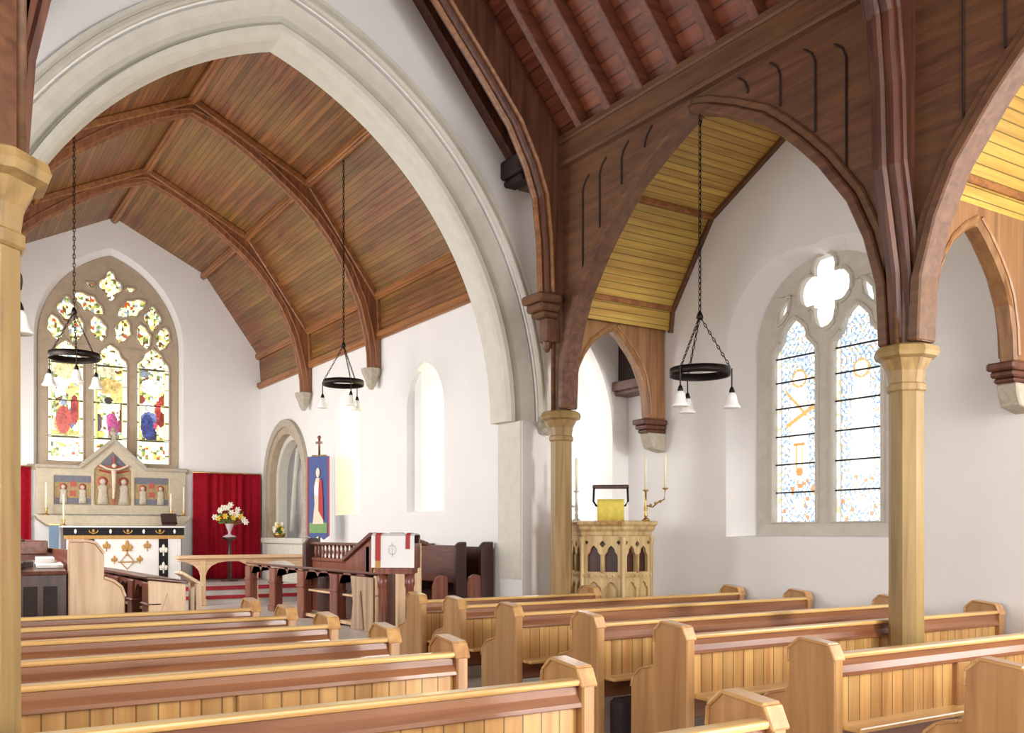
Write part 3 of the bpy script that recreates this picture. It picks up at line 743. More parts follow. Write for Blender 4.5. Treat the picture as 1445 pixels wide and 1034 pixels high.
pe = thing('purlin_end', (5.45, 8.2, 5.2), 'dark carved wall plate end against the wall beside the chancel arch', 'timber bracket')
MB().box(5.30, 5.52, 8.1, YN - 0.003, 5.22, 5.42).box(5.34, 5.50, 8.14, YN - 0.003, 5.15, 5.22).build('bracket', 'void', pe, bevel=0.02)
struct(MB().beam((5.56, YN - 0.07, 5.42), (XM, YN - 0.07, ridge - 0.13), 0.14, 0.22).build('trim_%d' % tn, 'truss'), 'timber rafter against the wall above the chancel arch'); tn += 1

# ------------------------------------------------------------------ pews
END = [(-0.05, 0), (-0.05, 0.83), (-0.015, 0.905), (0.17, 0.925), (0.235, 0.87), (0.245, 0.68), (0.27, 0.645), (0.37, 0.62), (0.43, 0.57), (0.455, 0.50), (0.46, 0)]
CAP = [(-0.05, 0.80), (-0.05, 0.83), (-0.015, 0.905), (0.17, 0.925), (0.235, 0.87), (0.24, 0.80)]
SHO = [(0.25, 0.655), (0.27, 0.645), (0.37, 0.62), (0.43, 0.57), (0.455, 0.50)]
def strip(path, x0, x1, th):
    """thin moulded strip following a bench-end edge"""
    m = MB()
    for (a, za), (b, zb) in zip(path[:-1], path[1:]):
        m.beam(((x0 + x1) / 2, a, za), ((x0 + x1) / 2, b, zb), x1 - x0, th)
    return m
def pew(x0, x1, y, label, group, ends=(1, 1)):
    t = thing('pew', ((x0 + x1) / 2, y, 0), label, 'pew', group)
    P = lambda q: [(a + y, z) for a, z in q]
    MB().plate(P([(-0.020, 0.835), (-0.022, 0.80), (-0.040, 0.768), (-0.042, 0.748), (0.022, 0.748), (0.022, 0.835)]), [], 'yz', x0, x1).build('back_rail', 'pew_rail', t, bevel=0.003)
    MB().box(x0, x1, y - 0.042, y + 0.034, 0.835, 0.862).build('top_moulding', 'pew_top', t, bevel=0.011, seg=2)
    MB().box(x0, x1, y - 0.010, y + 0.012, 0.50, 0.75).build('boarded_back', 'pew_board', t)
    mx = [x0 + 1.06, x1 - 1.06] if x1 - x0 > 2.5 else [(x0 + x1) / 2]
    for q in mx: MB().box(q - 0.055, q + 0.055, y - 0.040, y + 0.010, 0.44, 0.748).build('muntin', 'pew_end', t, bevel=0.006)
    MB().box(x0 + 0.03, x1 - 0.03, y - 0.15, y + 0.0, 0.488, 0.512).build('book_ledge', 'pew_top', t, bevel=0.006)
    MB().box(x0, x1, y - 0.02, y + 0.02, 0.37, 0.488).build('lower_rail', 'pew_rail', t, bevel=0.006)
    MB().box(x0, x1, y + 0.02, y + 0.40, 0.395, 0.425).build('seat', 'pew_top', t, bevel=0.008)
    MB().box(x0, x1, y + 0.33, y + 0.36, 0.30, 0.395).build('seat_rail', 'pew_rail', t)
    for e, xx in zip(ends, (x0, x1)):
        if not e: continue
        b = MB(); b.plate(P(END), [], 'yz', xx - 0.032, xx + 0.032); be = b.build('bench_end', 'pew_end', t, bevel=0.008)
        strip(P(CAP), xx - 0.042, xx + 0.042, 0.016).build('cap_moulding', 'pew_topy', be, bevel=0.005)
        strip(P(SHO), xx - 0.040, xx + 0.040, 0.014).build('arm_moulding', 'pew_topy', be, bevel=0.005)
    return t
YL = (7.40, 6.56, 5.77, 4.87, 4.10, 3.07, 2.08)
YR = (7.42, 6.72, 5.88, 4.90, 4.06, 3.03, 2.08)
ordn = ('front', 'second', 'third', 'fourth', 'fifth', 'sixth', 'seventh')
for i, y in enumerate(YL):
    pew(-0.92, 2.31, y, 'oak pew in the %s row left of the aisle%s' % (ordn[i], {0: ', nearest the chancel', 1: '', 5: ', with its back panels in view', 6: ', only its end in view'}.get(i, '')), 'pews left of the aisle')
for i, y in enumerate(YR):
    pew(3.81, 7.04 if i else 5.75, y, 'oak pew in the %s row right of the aisle%s' % (ordn[i], {0: ', shorter, ending at the pulpit', 4: ', passing behind the timber pillar', 5: ', before the timber pillar', 6: ', only its end in view'}.get(i, '')), 'pews right of the aisle')
h = thing('hassock', (4.05, 4.95, 0), 'dark hassock hanging under the fourth right-hand pew beside the aisle', 'hassock')
MB().box(3.88, 4.30, 4.72, 4.86, 0.12, 0.36).build('cushion', 'hassock', h, bevel=0.02, seg=2)
MB().box(3.90, 4.28, 4.74, 4.84, 0.355, 0.37).build('piping', 'book', h)

# ------------------------------------------------------------------ hanging ring lights
def chandelier(x, y, z, top, label, rot=0.3):
    t = thing('ring_chandelier', (x, y, z), label, 'chandelier', 'iron ring lights hung on chains')
    R = 0.25; J = z + 0.47
    MB().lathe((x, y, z), [(R - 0.012, -0.03), (R, -0.034), (R + 0.004, 0), (R, 0.034), (R - 0.012, 0.03), (R - 0.012, -0.03)], 40, caps=False).build('ring', 'iron', t)
    m = MB(); k = 0; zz = J + 0.04
    while zz < top - 0.02:
        pts = []
        for q in range(8):
            a = 2 * PI * q / 8; w = 0.012 * math.cos(a); hgt = 0.030 * math.sin(a)
            pts.append((x + (w if k % 2 else 0), y + (0 if k % 2 else w), zz + 0.025 + hgt))
        m.tube(pts, 0.0045, 5, True); zz += 0.047; k += 1
    m.build('chain', 'iron', t)
    m = MB(); m.lathe((x, y, J - 0.03), [(0.012, 0), (0.032, 0.015), (0.025, 0.04), (0.01, 0.075)], 10); m.build('chain_boss', 'iron', t); m = MB(); m.tube([(x, y, top - 0.07), (x + 0.02, y, top - 0.02), (x, y, top + 0.02)], 0.008, 6); m.build('hook', 'iron', t)
    for q in range(3):
        a = rot + 2 * PI * q / 3; px, py = x + R * math.cos(a), y + R * math.sin(a)
        m = MB(); nl = 14
        for i in range(nl):
            f = i / nl; c = Vector((x, y, J)).lerp(Vector((px, py, z + 0.03)), f + 0.5 / nl); d = (Vector((px, py, z)) - Vector((x, y, J))).normalized()
            sd_ = d.cross(Vector((0, 0, 1))).normalized() if i % 2 else d.cross(Vector((math.sin(a), -math.cos(a), 0.1))).normalized()
            m.tube([c + d * (0.022 * math.sin(2 * PI * j / 6)) + sd_ * (0.009 * math.cos(2 * PI * j / 6)) for j in range(6)], 0.0042, 5, True)
        m.build('stay_chain', 'iron', t)
        hx, hy = x + (R + 0.012) * math.cos(a), y + (R + 0.012) * math.sin(a)
        m = MB(); m.tube([(hx, hy, z + 0.02), (hx, hy, z - 0.15)], 0.006, 6); m.lathe((hx, hy, z - 0.19), [(0.022, 0), (0.024, 0.02), (0.014, 0.05), (0.006, 0.06)], 10)
        lamp = m.build('lamp_holder', 'iron', t)
        MB().lathe((hx, hy, z - 0.31), [(0.068, 0.0), (0.074, 0.004), (0.058, 0.03), (0.046, 0.06), (0.040, 0.10), (0.028, 0.125), (0.012, 0.13)], 16).build('glass_shade', 'opal', lamp)
    return t
chandelier(5.56, 5.75, 2.80, 4.93, 'iron ring light hanging from the arcade arch before the south window', rot=-0.885)
chandelier(4.55, 10.98, 3.33, 6.22, 'iron ring light hanging on the right side of the chancel', rot=-1.62)
chandelier(1.45, 10.80, 3.32, 6.22, 'iron ring light hanging before the east window', rot=-1.62)
chandelier(0.27, 5.84, 2.84, 4.93, 'iron ring light behind the left pillar, one white shade showing', rot=-0.55)

# ------------------------------------------------------------------ reredos and altar
rr = thing('reredos', (2.97, YE - 0.1, 1.7), 'carved stone reredos with gabled centre and painted saints behind the altar', 'reredos')
y0 = YE - 0.085
body = [(1.76, 1.78), (4.20, 1.78), (4.20, 2.58), (3.50, 2.58), (2.97, 3.06), (2.44, 2.58), (1.76, 2.58)]
hole_l = [(2.04, 1.94), (2.52, 1.94), (2.52, 2.46), (2.04, 2.46)]
hole_l = [(2.04, 1.95), (2.62, 1.95), (2.62, 2.44), (2.04, 2.44)]
hole_r = [(5.94 - a, z) for a, z in reversed(hole_l)]
hole_c = [(2.67, 1.95), (3.27, 1.95), (3.27, 2.56), (2.97, 2.88), (2.67, 2.56)]
MB().plate(body, [hole_l, hole_r, hole_c], 'xz', y0, YE - 0.004).build('stone_frame', 'rerestone', rr, bevel=0.012)
MB().plate([(2.0, 1.9), (3.94, 1.9), (3.94, 2.46), (3.38, 2.46), (3.33, 2.56), (2.97, 2.93), (2.61, 2.56), (2.56, 2.46), (2.0, 2.46)], [], 'xz', YE - 0.06, YE - 0.03).build('painted_ground', 'panel_gold', rr)
MB().plate([(2.69, 2.60), (3.25, 2.60), (2.97, 2.86)], [], 'xz', YE - 0.068, YE - 0.06).box(2.05, 2.61, YE - 0.066, YE - 0.06, 2.33, 2.44).box(3.33, 3.89, YE - 0.066, YE - 0.06, 2.33, 2.44).box(2.05, 2.61, YE - 0.066, YE - 0.06, 1.96, 2.06).box(3.33, 3.89, YE - 0.066, YE - 0.06, 1.96, 2.06).build('painted_band', 'panel_blue', rr)
for x in (2.33, 3.61):
    for z in (2.14, 2.30): MB().plate(foil(x, z, 0.06, 4, PI / 4, 0.4, k=20), [], 'xz', YE - 0.07, YE - 0.06).build('painted_rosette', 'halo', rr)
MB().beam((2.44, y0 - 0.02, 2.60), (2.97, y0 - 0.02, 3.08), 0.07, 0.07).beam((3.50, y0 - 0.02, 2.60), (2.97, y0 - 0.02, 3.08), 0.07, 0.07).box(1.74, 2.46, y0 - 0.05, y0, 2.56, 2.62).box(3.48, 4.22, y0 - 0.05, y0, 2.56, 2.62).build('cornice', 'carved', rr, bevel=0.012)
f = MB(); f.box(2.94, 3.0, y0 - 0.05, y0 + 0.03, 3.06, 3.20); f.ball((2.97, y0 - 0.01, 3.2), 0.06); f.ball((2.91, y0 - 0.01, 3.14), 0.035); f.ball((3.03, y0 - 0.01, 3.14), 0.035); f.ball((2.97, y0 - 0.01, 3.27), 0.035); f.build('finial', 'carved', rr)
MB().plate([(1.76, 1.70), (1.92, 1.58), (4.06, 1.58), (4.20, 1.70), (4.23, 1.76), (1.73, 1.76)], [], 'xz', YE - 0.36, YE - 0.004).build('retable_shelf', 'rerestone', rr, bevel=0.012)
def saint(x, z, s, parent, big=False):
    yb = YE - 0.075
    m = MB(); m.lathe((x, yb, z), [(0.075 * s, 0), (0.07 * s, 0.08 * s), (0.055 * s, 0.2 * s), (0.07 * s, 0.25 * s), (0.03 * s, 0.29 * s)], 10, 0, True, 1, 0.3)
    m.ball((x, yb, z + 0.33 * s), 0.042 * s, 1, 0.6); fg = m.build('saint_figure', 'relief', parent)
    h_ = MB(); h_.lathe((0, 0, 0), [(0.072 * s, 0), (0.072 * s, 0.012)], 16)
    h_.v = [(x + a, YE - 0.066 + c, z + 0.33 * s + b) for a, b, c in h_.v]; h_.build('halo', 'halo', fg)
for x in (2.18, 2.48, 3.46, 3.76): saint(x, 1.97, 0.85, rr)
for x in (2.80, 3.14): saint(x, 1.96, 1.2, rr)
cr = MB(); cr.box(2.955, 2.985, YE - 0.11, YE - 0.08, 1.96, 2.80).box(2.72, 3.22, YE - 0.11, YE - 0.08, 2.60, 2.63); cx_ = cr.build('cross', 'halo', rr)
m = MB(); m.tube([(2.97, YE - 0.13, 2.22), (2.97, YE - 0.135, 2.42), (2.97, YE - 0.13, 2.56)], [0.03, 0.035, 0.045], 8); m.tube([(2.97, YE - 0.13, 2.22), (2.96, YE - 0.14, 2.06)], [0.028, 0.018], 6); m.tube([(2.74, YE - 0.12, 2.64), (2.86, YE - 0.13, 2.58), (2.97, YE - 0.13, 2.555), (3.08, YE - 0.13, 2.58), (3.2, YE - 0.12, 2.64)], 0.018, 6); m.ball((2.975, YE - 0.14, 2.63), 0.04)
m.build('crucified_figure', 'skin', cx_)
m = MB(); [m.tube([(2.74 + 0.06 * i, YE - 0.075, 2.50 + 0.05 * abs(i - 4) / 4), (2.80 + 0.06 * i, YE - 0.075, 2.50 + 0.05 * abs(i - 3) / 4)], 0.014, 5) for i in range(8)]
m.build('red_scroll', 'redband', rr)

al = thing('altar', (3.01, 16.9, ZS), 'altar with white frontal and black orphreys below the reredos', 'altar')
AXL, AXR, AY0, AY1, AT = 2.08, 3.95, 16.62, 17.15, 1.58
MB().box(AXL + 0.02, AXR - 0.02, AY0 + 0.03, AY1, ZS, AT - 0.03).build('table_body', 'darkoak', al)
MB().box(AXL - 0.03, AXR + 0.03, AY0 - 0.02, AY1 + 0.02, AT - 0.03, AT).build('altar_cloth', 'white_cloth', al, bevel=0.008)
MB().box(AXL + 0.04, AXR - 0.04, AY0 + 0.005, AY0 + 0.03, ZS + 0.03, AT - 0.16).build('frontal', 'white_cloth', al)
sf = MB().box(AXL - 0.01, AXR + 0.01, AY0 - 0.015, AY0 + 0.01, AT - 0.155, AT - 0.028).build('superfrontal', 'black_cloth', al)
m = MB()
for i in range(48):
    x = AXL + 0.02 + (AXR - AXL - 0.04) * i / 47; m.box(x - 0.018, x + 0.018, AY0 - 0.012, AY0 + 0.0, AT - 0.215, AT - 0.15)
m.build('fringe', 'gold', sf)
def fleur(m, x, y, z, s):
    m.ball((x, y, z + 0.05 * s), 0.022 * s, 1, 0.3, 2.4, 8); m.ball((x - 0.035 * s, y, z + 0.03 * s), 0.018 * s, 1.3, 0.3, 1.5, 8); m.ball((x + 0.035 * s, y, z + 0.03 * s), 0.018 * s, 1.3, 0.3, 1.5, 8)
    m.box(x - 0.05 * s, x + 0.05 * s, y - 0.004, y + 0.004, z - 0.012 * s, z + 0.004 * s); m.box(x - 0.008 * s, x + 0.008 * s, y - 0.004, y + 0.004, z - 0.06 * s, z)
for i, x in enumerate((2.25, 2.52, 2.78, 3.05, 3.30, 3.56, 3.80)):
    m = MB(); big = i % 2 == 1
    if big:
        m.ball((x, AY0 - 0.02, AT - 0.08), 0.022, 1, 0.4, 1.3)
        m.tube([(x - 0.07, AY0 - 0.02, AT - 0.07), (x - 0.05, AY0 - 0.02, AT - 0.11), (x, AY0 - 0.02, AT - 0.125), (x + 0.05, AY0 - 0.02, AT - 0.11), (x + 0.07, AY0 - 0.02, AT - 0.07)], 0.010, 6)
    else: m.ball((x, AY0 - 0.02, AT - 0.09), 0.025, 0.8, 0.4, 1.5)
    m.build('embroidered_lily', 'gold' if big else 'petal', sf)
for x in (2.46, 3.62):
    ob = MB().box(x - 0.075, x + 0.075, AY0 - 0.006, AY0 + 0.006, ZS + 0.03, AT - 0.16).build('orphrey', 'black_cloth', al)
    m = MB(); [fleur(m, x, AY0 - 0.012, z, 1.2) for z in (0.85, 1.15)]; m.build('embroidered_emblem', 'petal', ob)
m = MB(); fleur(m, 2.72, AY0 - 0.002, 1.22, 1.1); fleur(m, 3.36, AY0 - 0.002, 1.22, 1.1); fleur(m, 3.04, AY0 - 0.002, 1.18, 1.6)
m.tube([(2.9, AY0 - 0.002, 0.98), (3.2, AY0 - 0.002, 0.98)], 0.012, 6); m.tube([(3.04, AY0 - 0.002, 1.12), (2.93, AY0 - 0.002, 0.98), (3.04, AY0 - 0.002, 0.86), (3.15, AY0 - 0.002, 0.98), (3.04, AY0 - 0.002, 1.12)], 0.011, 6); fleur(m, 3.24, AY0 - 0.002, 1.0, 0.9); fleur(m, 2.84, AY0 - 0.002, 1.0, 0.9)
m.build('embroidered_motif', 'gold', al)

def candle(x, y, z, hc, label, hs=0.10):
    t = thing('altar_candle', (x, y, z), label, 'candle', 'candles about the altar')
    MB().lathe((x, y, z), [(0.05, 0), (0.05, 0.012), (0.018, 0.03), (0.014, hs * 0.5), (0.024, hs * 0.6), (0.012, hs * 0.7), (0.035, hs * 0.95), (0.03, hs)], 12).build('candlestick', 'brass', t)
    MB().lathe((x, y, z + hs), [(0.017, 0), (0.016, hc), (0.004, hc + 0.01)], 10).build('candle', 'wax', t)
candle(1.90, YE - 0.25, 1.76, 0.42, 'slim yellow candle at the left end of the reredos shelf', 0.12)
candle(2.13, 17.02, 1.58, 0.42, 'tall white candle on the left end of the altar', 0.10)
candle(3.90, YE - 0.25, 1.76, 0.30, 'white candle at the right end of the reredos shelf')
candle(4.12, YE - 0.25, 1.76, 0.42, 'slim candle at the far right end of the reredos shelf')
ms = thing('missal_stand', (3.78, 16.95, 1.58), 'dark book stand on the right end of the altar', 'book stand')
MB().obox((3.78, 16.93, 1.70), (1, 0, 0), (0, 0.5, 0.86), (0, -0.86, 0.5), 0.13, 0.10, 0.012).box(3.68, 3.88, 16.86, 17.0, 1.58, 1.605).build('stand', 'darkoak', ms)
MB().obox((3.78, 16.905, 1.72), (1, 0, 0), (0, 0.5, 0.86), (0, -0.86, 0.5), 0.12, 0.085, 0.018).build('book', 'book', ms)
bp_ = thing('side_panel', (1.93, 16.75, ZS), 'narrow blue-grey hanging at the left side of the altar', 'hanging')
MB().box(1.88, 2.02, 16.74, 16.77, ZS, 1.60).build('cloth', 'bluegrey', bp_); MB().box(1.87, 2.03, 16.73, 16.78, 1.59, 1.61).build('hanging_rod', 'brass', bp_)

def curtain(x0, x1, label):
    t = thing('curtain', ((x0 + x1) / 2, YE - 0.1, ZS), label, 'curtain', 'red curtains on the east wall')
    nx, nz = int((x1 - x0) / 0.012), 14; vs = []; fs = []
    for j in range(nz + 1):
        z = 2.56 - (2.56 - ZS - 0.02) * j / nz
        for i in range(nx + 1):
            x = x0 + (x1 - x0) * i / nx
            d = 0.03 * math.sin(x * 44 + 2.6 * math.sin(x * 6.3) + 0.3 * j / nz) * (0.55 + 0.45 * math.sin(x * 11 + 0.5)) + 0.014 * math.sin(x * 19 + 1)
            vs.append((x, YE - 0.09 + d, z))
    for j in range(nz):
        for i in range(nx): fs.append((j * (nx + 1) + i, j * (nx + 1) + i + 1, (j + 1) * (nx + 1) + i + 1, (j + 1) * (nx + 1) + i))
    m = MB(); m.add(vs, fs, True); o = m.build('drape', 'red', t, recalc=False)
    s_ = o.modifiers.new('thick', 'SOLIDIFY'); s_.thickness = 0.006
    MB().tube([(x0 - 0.02, YE - 0.09, 2.57), (x1, YE - 0.09, 2.57)], 0.014, 8).build('rail', 'brass', t)
curtain(4.32, 5.56, 'red curtain right of the altar behind the flower vase')
curtain(0.45, 1.69, 'red curtain left of the altar at the picture edge')

# flower vase on a slim stand
fv = thing('flower_stand', (4.82, 16.9, ZS), 'slim dark flower stand before the right red curtain', 'stand')
MB().lathe((4.82, 16.9, ZS), [(0.16, 0), (0.16, 0.03), (0.04, 0.06), (0.03, 0.6), (0.035, 0.72), (0.13, 0.77), (0.13, 0.79)], 14).build('pedestal', 'darkoak', fv)
va = thing('flower_vase', (4.82, 16.9, ZS + 0.79), 'glass vase of white and yellow lilies before the red curtain', 'flower vase')
zb = ZS + 0.79
MB().lathe((4.82, 16.9, zb), [(0.12, 0), (0.11, 0.02), (0.03, 0.05), (0.022, 0.08), (0.045, 0.14), (0.07, 0.21), (0.08, 0.24), (0.074, 0.24)], 16).build('vase', 'crystal', va)
rf = random.Random(11)
VS = 0.78
heads = [(-0.24, 0.58, 1), (-0.20, 0.74, 0), (-0.10, 0.62, 1), (-0.06, 0.80, 2), (0.02, 0.70, 0), (0.06, 0.60, 1), (0.14, 0.76, 0), (0.20, 0.62, 1), (0.26, 0.55, 0), (0.30, 0.50, 2), (-0.14, 0.80, 0), (0.0, 0.86, 2), (0.12, 0.66, 2), (-0.30, 0.60, 2)]
st = MB()
heads = [(dx * 0.92, 0.27 + (dz - 0.5) * 0.85, k) for dx, dz, k in heads]
for dx, dz, k in heads: st.tube([(4.82, 16.9, zb + 0.17), (4.82 + dx * 0.5, 16.88, zb + 0.17 + (dz - 0.17) * 0.7), (4.82 + dx, 16.86, zb + dz)], 0.006, 5)
for i in range(12):
    a = rf.uniform(-0.2, 0.2); z = zb + rf.uniform(0.26, 0.42); st.obox((4.82 + a, 16.9, z), (1, 0, rf.uniform(-1, 1)), (0, 1, 0.4), (rf.uniform(-1, 1), 0, 1), 0.06, 0.004, 0.022)
st.build('stems_and_leaves', 'leaf', va)
for dx, dz, k in heads:
    m = MB(); c = Vector((4.82 + dx, 16.86, zb + dz))
    for q in range(6):
        a = 2 * PI * q / 6; d = Vector((math.cos(a), -0.5, math.sin(a))).normalized(); m.tube([c, c + d * 0.035, c + d * 0.065 + Vector((0, -0.01, 0))], [0.010, 0.022, 0.004], 6)
    m.build('lily', ('petal', 'petal_y', 'petal')[k], va)
# flowers on the recess shelf
fb = thing('flower_bowl', (5.5, 16.3, 1.38), 'low bowl of white flowers on the recess shelf', 'flower bowl')
MB().lathe((5.52, 16.25, 1.38), [(0.07, 0), (0.10, 0.04), (0.12, 0.08), (0.11, 0.08)], 14).build('bowl', 'brass', fb)
for i in range(14):
    m = MB(); c = Vector((5.52 + rf.uniform(-0.08, 0.08), 16.25 + rf.uniform(-0.16, 0.16), 1.48 + rf.uniform(0, 0.14)))
    for q in range(5):
        a = 2 * PI * q / 5; d = Vector((-0.6, math.cos(a), math.sin(a))).normalized(); m.tube([c, c + d * 0.03, c + d * 0.05], [0.008, 0.022, 0.006], 6)
    m.build('bloom', 'petal' if i % 3 else 'petal_y', fb)
m = MB(); [m.obox((5.52 + rf.uniform(-0.05, 0.05), 16.25 + rf.uniform(-0.15, 0.15), 1.48 + rf.uniform(0, 0.08)), (1, 0, rf.uniform(-1, 1)), (0, 1, 0.4), (0, -0.4, 1), 0.05, 0.004, 0.02) for i in range(10)]; m.build('leaves', 'leaf', fb)

# banner
bn = thing('church_banner', (5.25, 13.62, ZC), 'blue banner of a robed woman on a pole, before the right chancel wall', 'banner')
bu = Vector((0.55, -0.835, 0)).normalized(); bnrm = Vector((-0.835, -0.55, 0)).normalized(); bc = Vector((5.25, 13.62, 0))
def BP(u, z, d=0.0): return bc + bu * (u * 0.62) + bnrm * d + Vector((0, 0, z))
MB().tube([BP(0, ZC), BP(0, 2.72)], 0.016, 8).build('pole', 'darkoak', bn)
m = MB(); m.tube([BP(0, 2.72), BP(0, 2.90)], 0.018, 8); m.obox(BP(0, 2.84), bu, bnrm, (0, 0, 1), 0.06, 0.014, 0.018); m.ball(BP(0, 2.92), 0.03); m.build('cross_finial', 'midoak', bn)
MB().tube([BP(-0.22, 2.64), BP(0.22, 2.64)], 0.014, 8).build('cross_bar', 'brass', bn)
def flat(name, pts, d, mat, par, th=0.006):
    m = MB(); k = len(pts); vs = [BP(u, z, d) for u, z in pts] + [BP(u, z, d + th) for u, z in pts]
    m.add(vs, [tuple(range(k)), tuple(reversed(range(k, 2 * k)))] + [(i, (i + 1) % k, (i + 1) % k + k, i + k) for i in range(k)]); return m.build(name, mat, par)
cl = flat('banner_cloth', [(-0.32, 2.63), (0.32, 2.63), (0.32, 1.42), (0.16, 1.36), (0, 1.42), (-0.16, 1.36), (-0.32, 1.42)], 0.02, 'blue', bn)
flat('green_ground', [(-0.26, 1.46), (0.26, 1.46), (0.26, 1.62), (-0.26, 1.62)], 0.027, 'green', cl)
fgr = flat('robe', [(-0.16, 1.60), (0.16, 1.60), (0.12, 1.95), (0.10, 2.2), (0.06, 2.30), (-0.06, 2.30), (-0.12, 2.16), (-0.10, 1.9)], 0.030, 'skin', cl)
flat('red_mantle', [(0.02, 1.80), (0.16, 1.66), (0.15, 2.0), (0.12, 2.26), (0.05, 2.30), (0.02, 2.1)], 0.037, 'redband', cl)
flat('face', [(0.055 * math.cos(i * PI / 8), 2.38 + 0.075 * math.sin(i * PI / 8)) for i in range(16)], 0.037, 'skin', cl)
flat('white_bodice', [(-0.10, 2.05), (0.02, 2.02), (0.02, 2.22), (-0.06, 2.26)], 0.037, 'white_cloth', cl)
m = MB(); [m.obox(BP(s * 0.31, 2.02, 0.027), bu, bnrm, (0, 0, 1), 0.012, 0.004, 0.60) for s in (1, -1)]; m.build('border', 'redband', cl)

# ------------------------------------------------------------------ communion rail
cr = thing('communion_rail', (4.5, 14.75, ZC), 'pale oak communion rail with curved brackets before the sanctuary', 'rail')
MB().box(3.40, 5.55, 14.68, 14.82, 1.06, 1.12).box(3.42, 5.55, 14.71, 14.79, 1.02, 1.06).build('handrail', 'lightoak_x', cr, bevel=0.015)
for x in (3.80, 4.62, 5.38):
    MB().box(x - 0.035, x + 0.035, 14.715, 14.785, ZC, 1.03).box(x - 0.05, x + 0.05, 14.70, 14.80, ZC, ZC + 0.10).build('post', 'lightoak', cr, bevel=0.006)
    m = MB()
    for s in (1, -1):
        pts = [(x + s * 0.03, 0.78), (x + s * 0.06, 0.88), (x + s * 0.12, 0.95), (x + s * 0.22, 1.0), (x + s * (0.40 if s > 0 else 0.28), 1.025), (x + s * 0.03, 1.025)]; m.plate(pts if s > 0 else pts[::-1], [], 'xz', 14.725, 14.775)
    m.build('bracket', 'lightoak_x', cr)

# ------------------------------------------------------------------ choir furniture, right side
def desk_front(x, y0, y1, z, bays, label, openbays, side, endmat='lightoak'):
    """long choir desk running away from the viewer, arcaded front facing the middle of the chancel"""
    t = thing('choir_desk', (x, (y0 + y1) / 2, ZC), label, 'choir desk')
    top = MB(); a, b = (x - 0.04, x + 0.34) if side > 0 else (x - 0.34, x + 0.04)
    zo = (0.0, 0.05) if side > 0 else (0.05, 0.0)
    top.add([(a, y0, z - 0.03 - zo[0]), (b, y0, z - 0.03 - zo[1]), (b, y0, z - zo[1]), (a, y0, z - zo[0]), (a, y1, z - 0.03 - zo[0]), (b, y1, z - 0.03 - zo[1]), (b, y1, z - zo[1]), (a, y1, z - zo[0])],
            [(0, 1, 2, 3), (7, 6, 5, 4), (0, 4, 5, 1), (1, 5, 6, 2), (2, 6, 7, 3), (3, 7, 4, 0)]); top.build('desk_top', 'darkoak_y', t, bevel=0.008)
    L = (y1 - y0 - 0.1) / bays; zt = z - 0.06
    for k in range(bays + 1):
        yy = y0 + 0.05 + L * k + (0.08 if k == 0 else 0)
        m = MB(); m.box(x - 0.03, x + 0.09, yy - 0.12, yy + 0.12, ZC + 0.02, zt); m.box(x - 0.045, x + 0.10, yy - 0.14, yy + 0.14, ZC, ZC + 0.09); m.box(x - 0.045, x + 0.10, yy - 0.14, yy + 0.14, zt - 0.22, zt - 0.19); m.build('pier', 'midoak', t, bevel=0.01)
    for k in range(bays):
        ya, yb = y0 + 0.05 + L * k + 0.11, y0 + 0.05 + L * (k + 1) - 0.11; c = (ya + yb) / 2; hf = (yb - ya) / 2
        ar = arch_pts(c, hf, zt - 0.22, 0.16, 6); MB().plate([(yb, zt)] + ar + [(ya, zt)], [], 'yz', x - 0.005, x + 0.035).build('arch_head', 'midoak', t)
    xs = x + side * 0.22
    yo = y0 + 0.05 + L * (bays - openbays)
    if yo > y0 + 0.2:
        MB().box(min(xs, xs + side * 0.02), max(xs, xs + side * 0.02), y0 + 0.05, yo, ZC, zt).build('back_panel', 'darkoak', t)
        MB().box(min(x + side * 0.04, xs), max(x + side * 0.04, xs), y0 + 0.08, yo, ZC + 0.36, ZC + 0.385).box(min(x, xs), max(x, xs), y0 + 0.08, yo, ZC + 0.03, ZC + 0.07).build('book_shelf', 'lightoak_x', t)
    m = MB(); m.plate([(a + 0.02, ZC), (b - 0.02, ZC), (b - 0.02, z - 0.08), (a + 0.02, z - 0.04 - zo[0])], [], 'xz', y0 - 0.01, y0 + 0.04); e = m.build('desk_end', endmat, t, bevel=0.008)
    if x > 3: MB().plate([(y0 + 0.0, ZC), (y0 + 0.62, ZC), (y0 + 0.55, zt - 0.3), (y0 + 0.62, zt), (y0 + 0.0, zt)], [], 'yz', x - 0.055, x - 0.032).plate([(y0 + 0.22, ZC + 0.02), (y0 + 0.34, ZC + 0.02), (y0 + 0.30, zt - 0.15)], [], 'yz', x - 0.08, x - 0.055).build('carved_end_board', 'endboard', t, bevel=0.008)
    m = MB(); c = (a + b) / 2; m.plate([(c - 0.03, ZC + 0.1), (c + 0.03, ZC + 0.1), (c + 0.06, ZC + 0.35), (c, ZC + 0.55), (c - 0.06, ZC + 0.35)], [], 'xz', y0 - 0.02, y0 - 0.01); m.build('end_buttress', endmat, e)
    return t
desk_front(4.38, 9.62, 14.35, 1.02, 4, 'long dark choir desk with arched front on the right of the chancel', 2, 1)
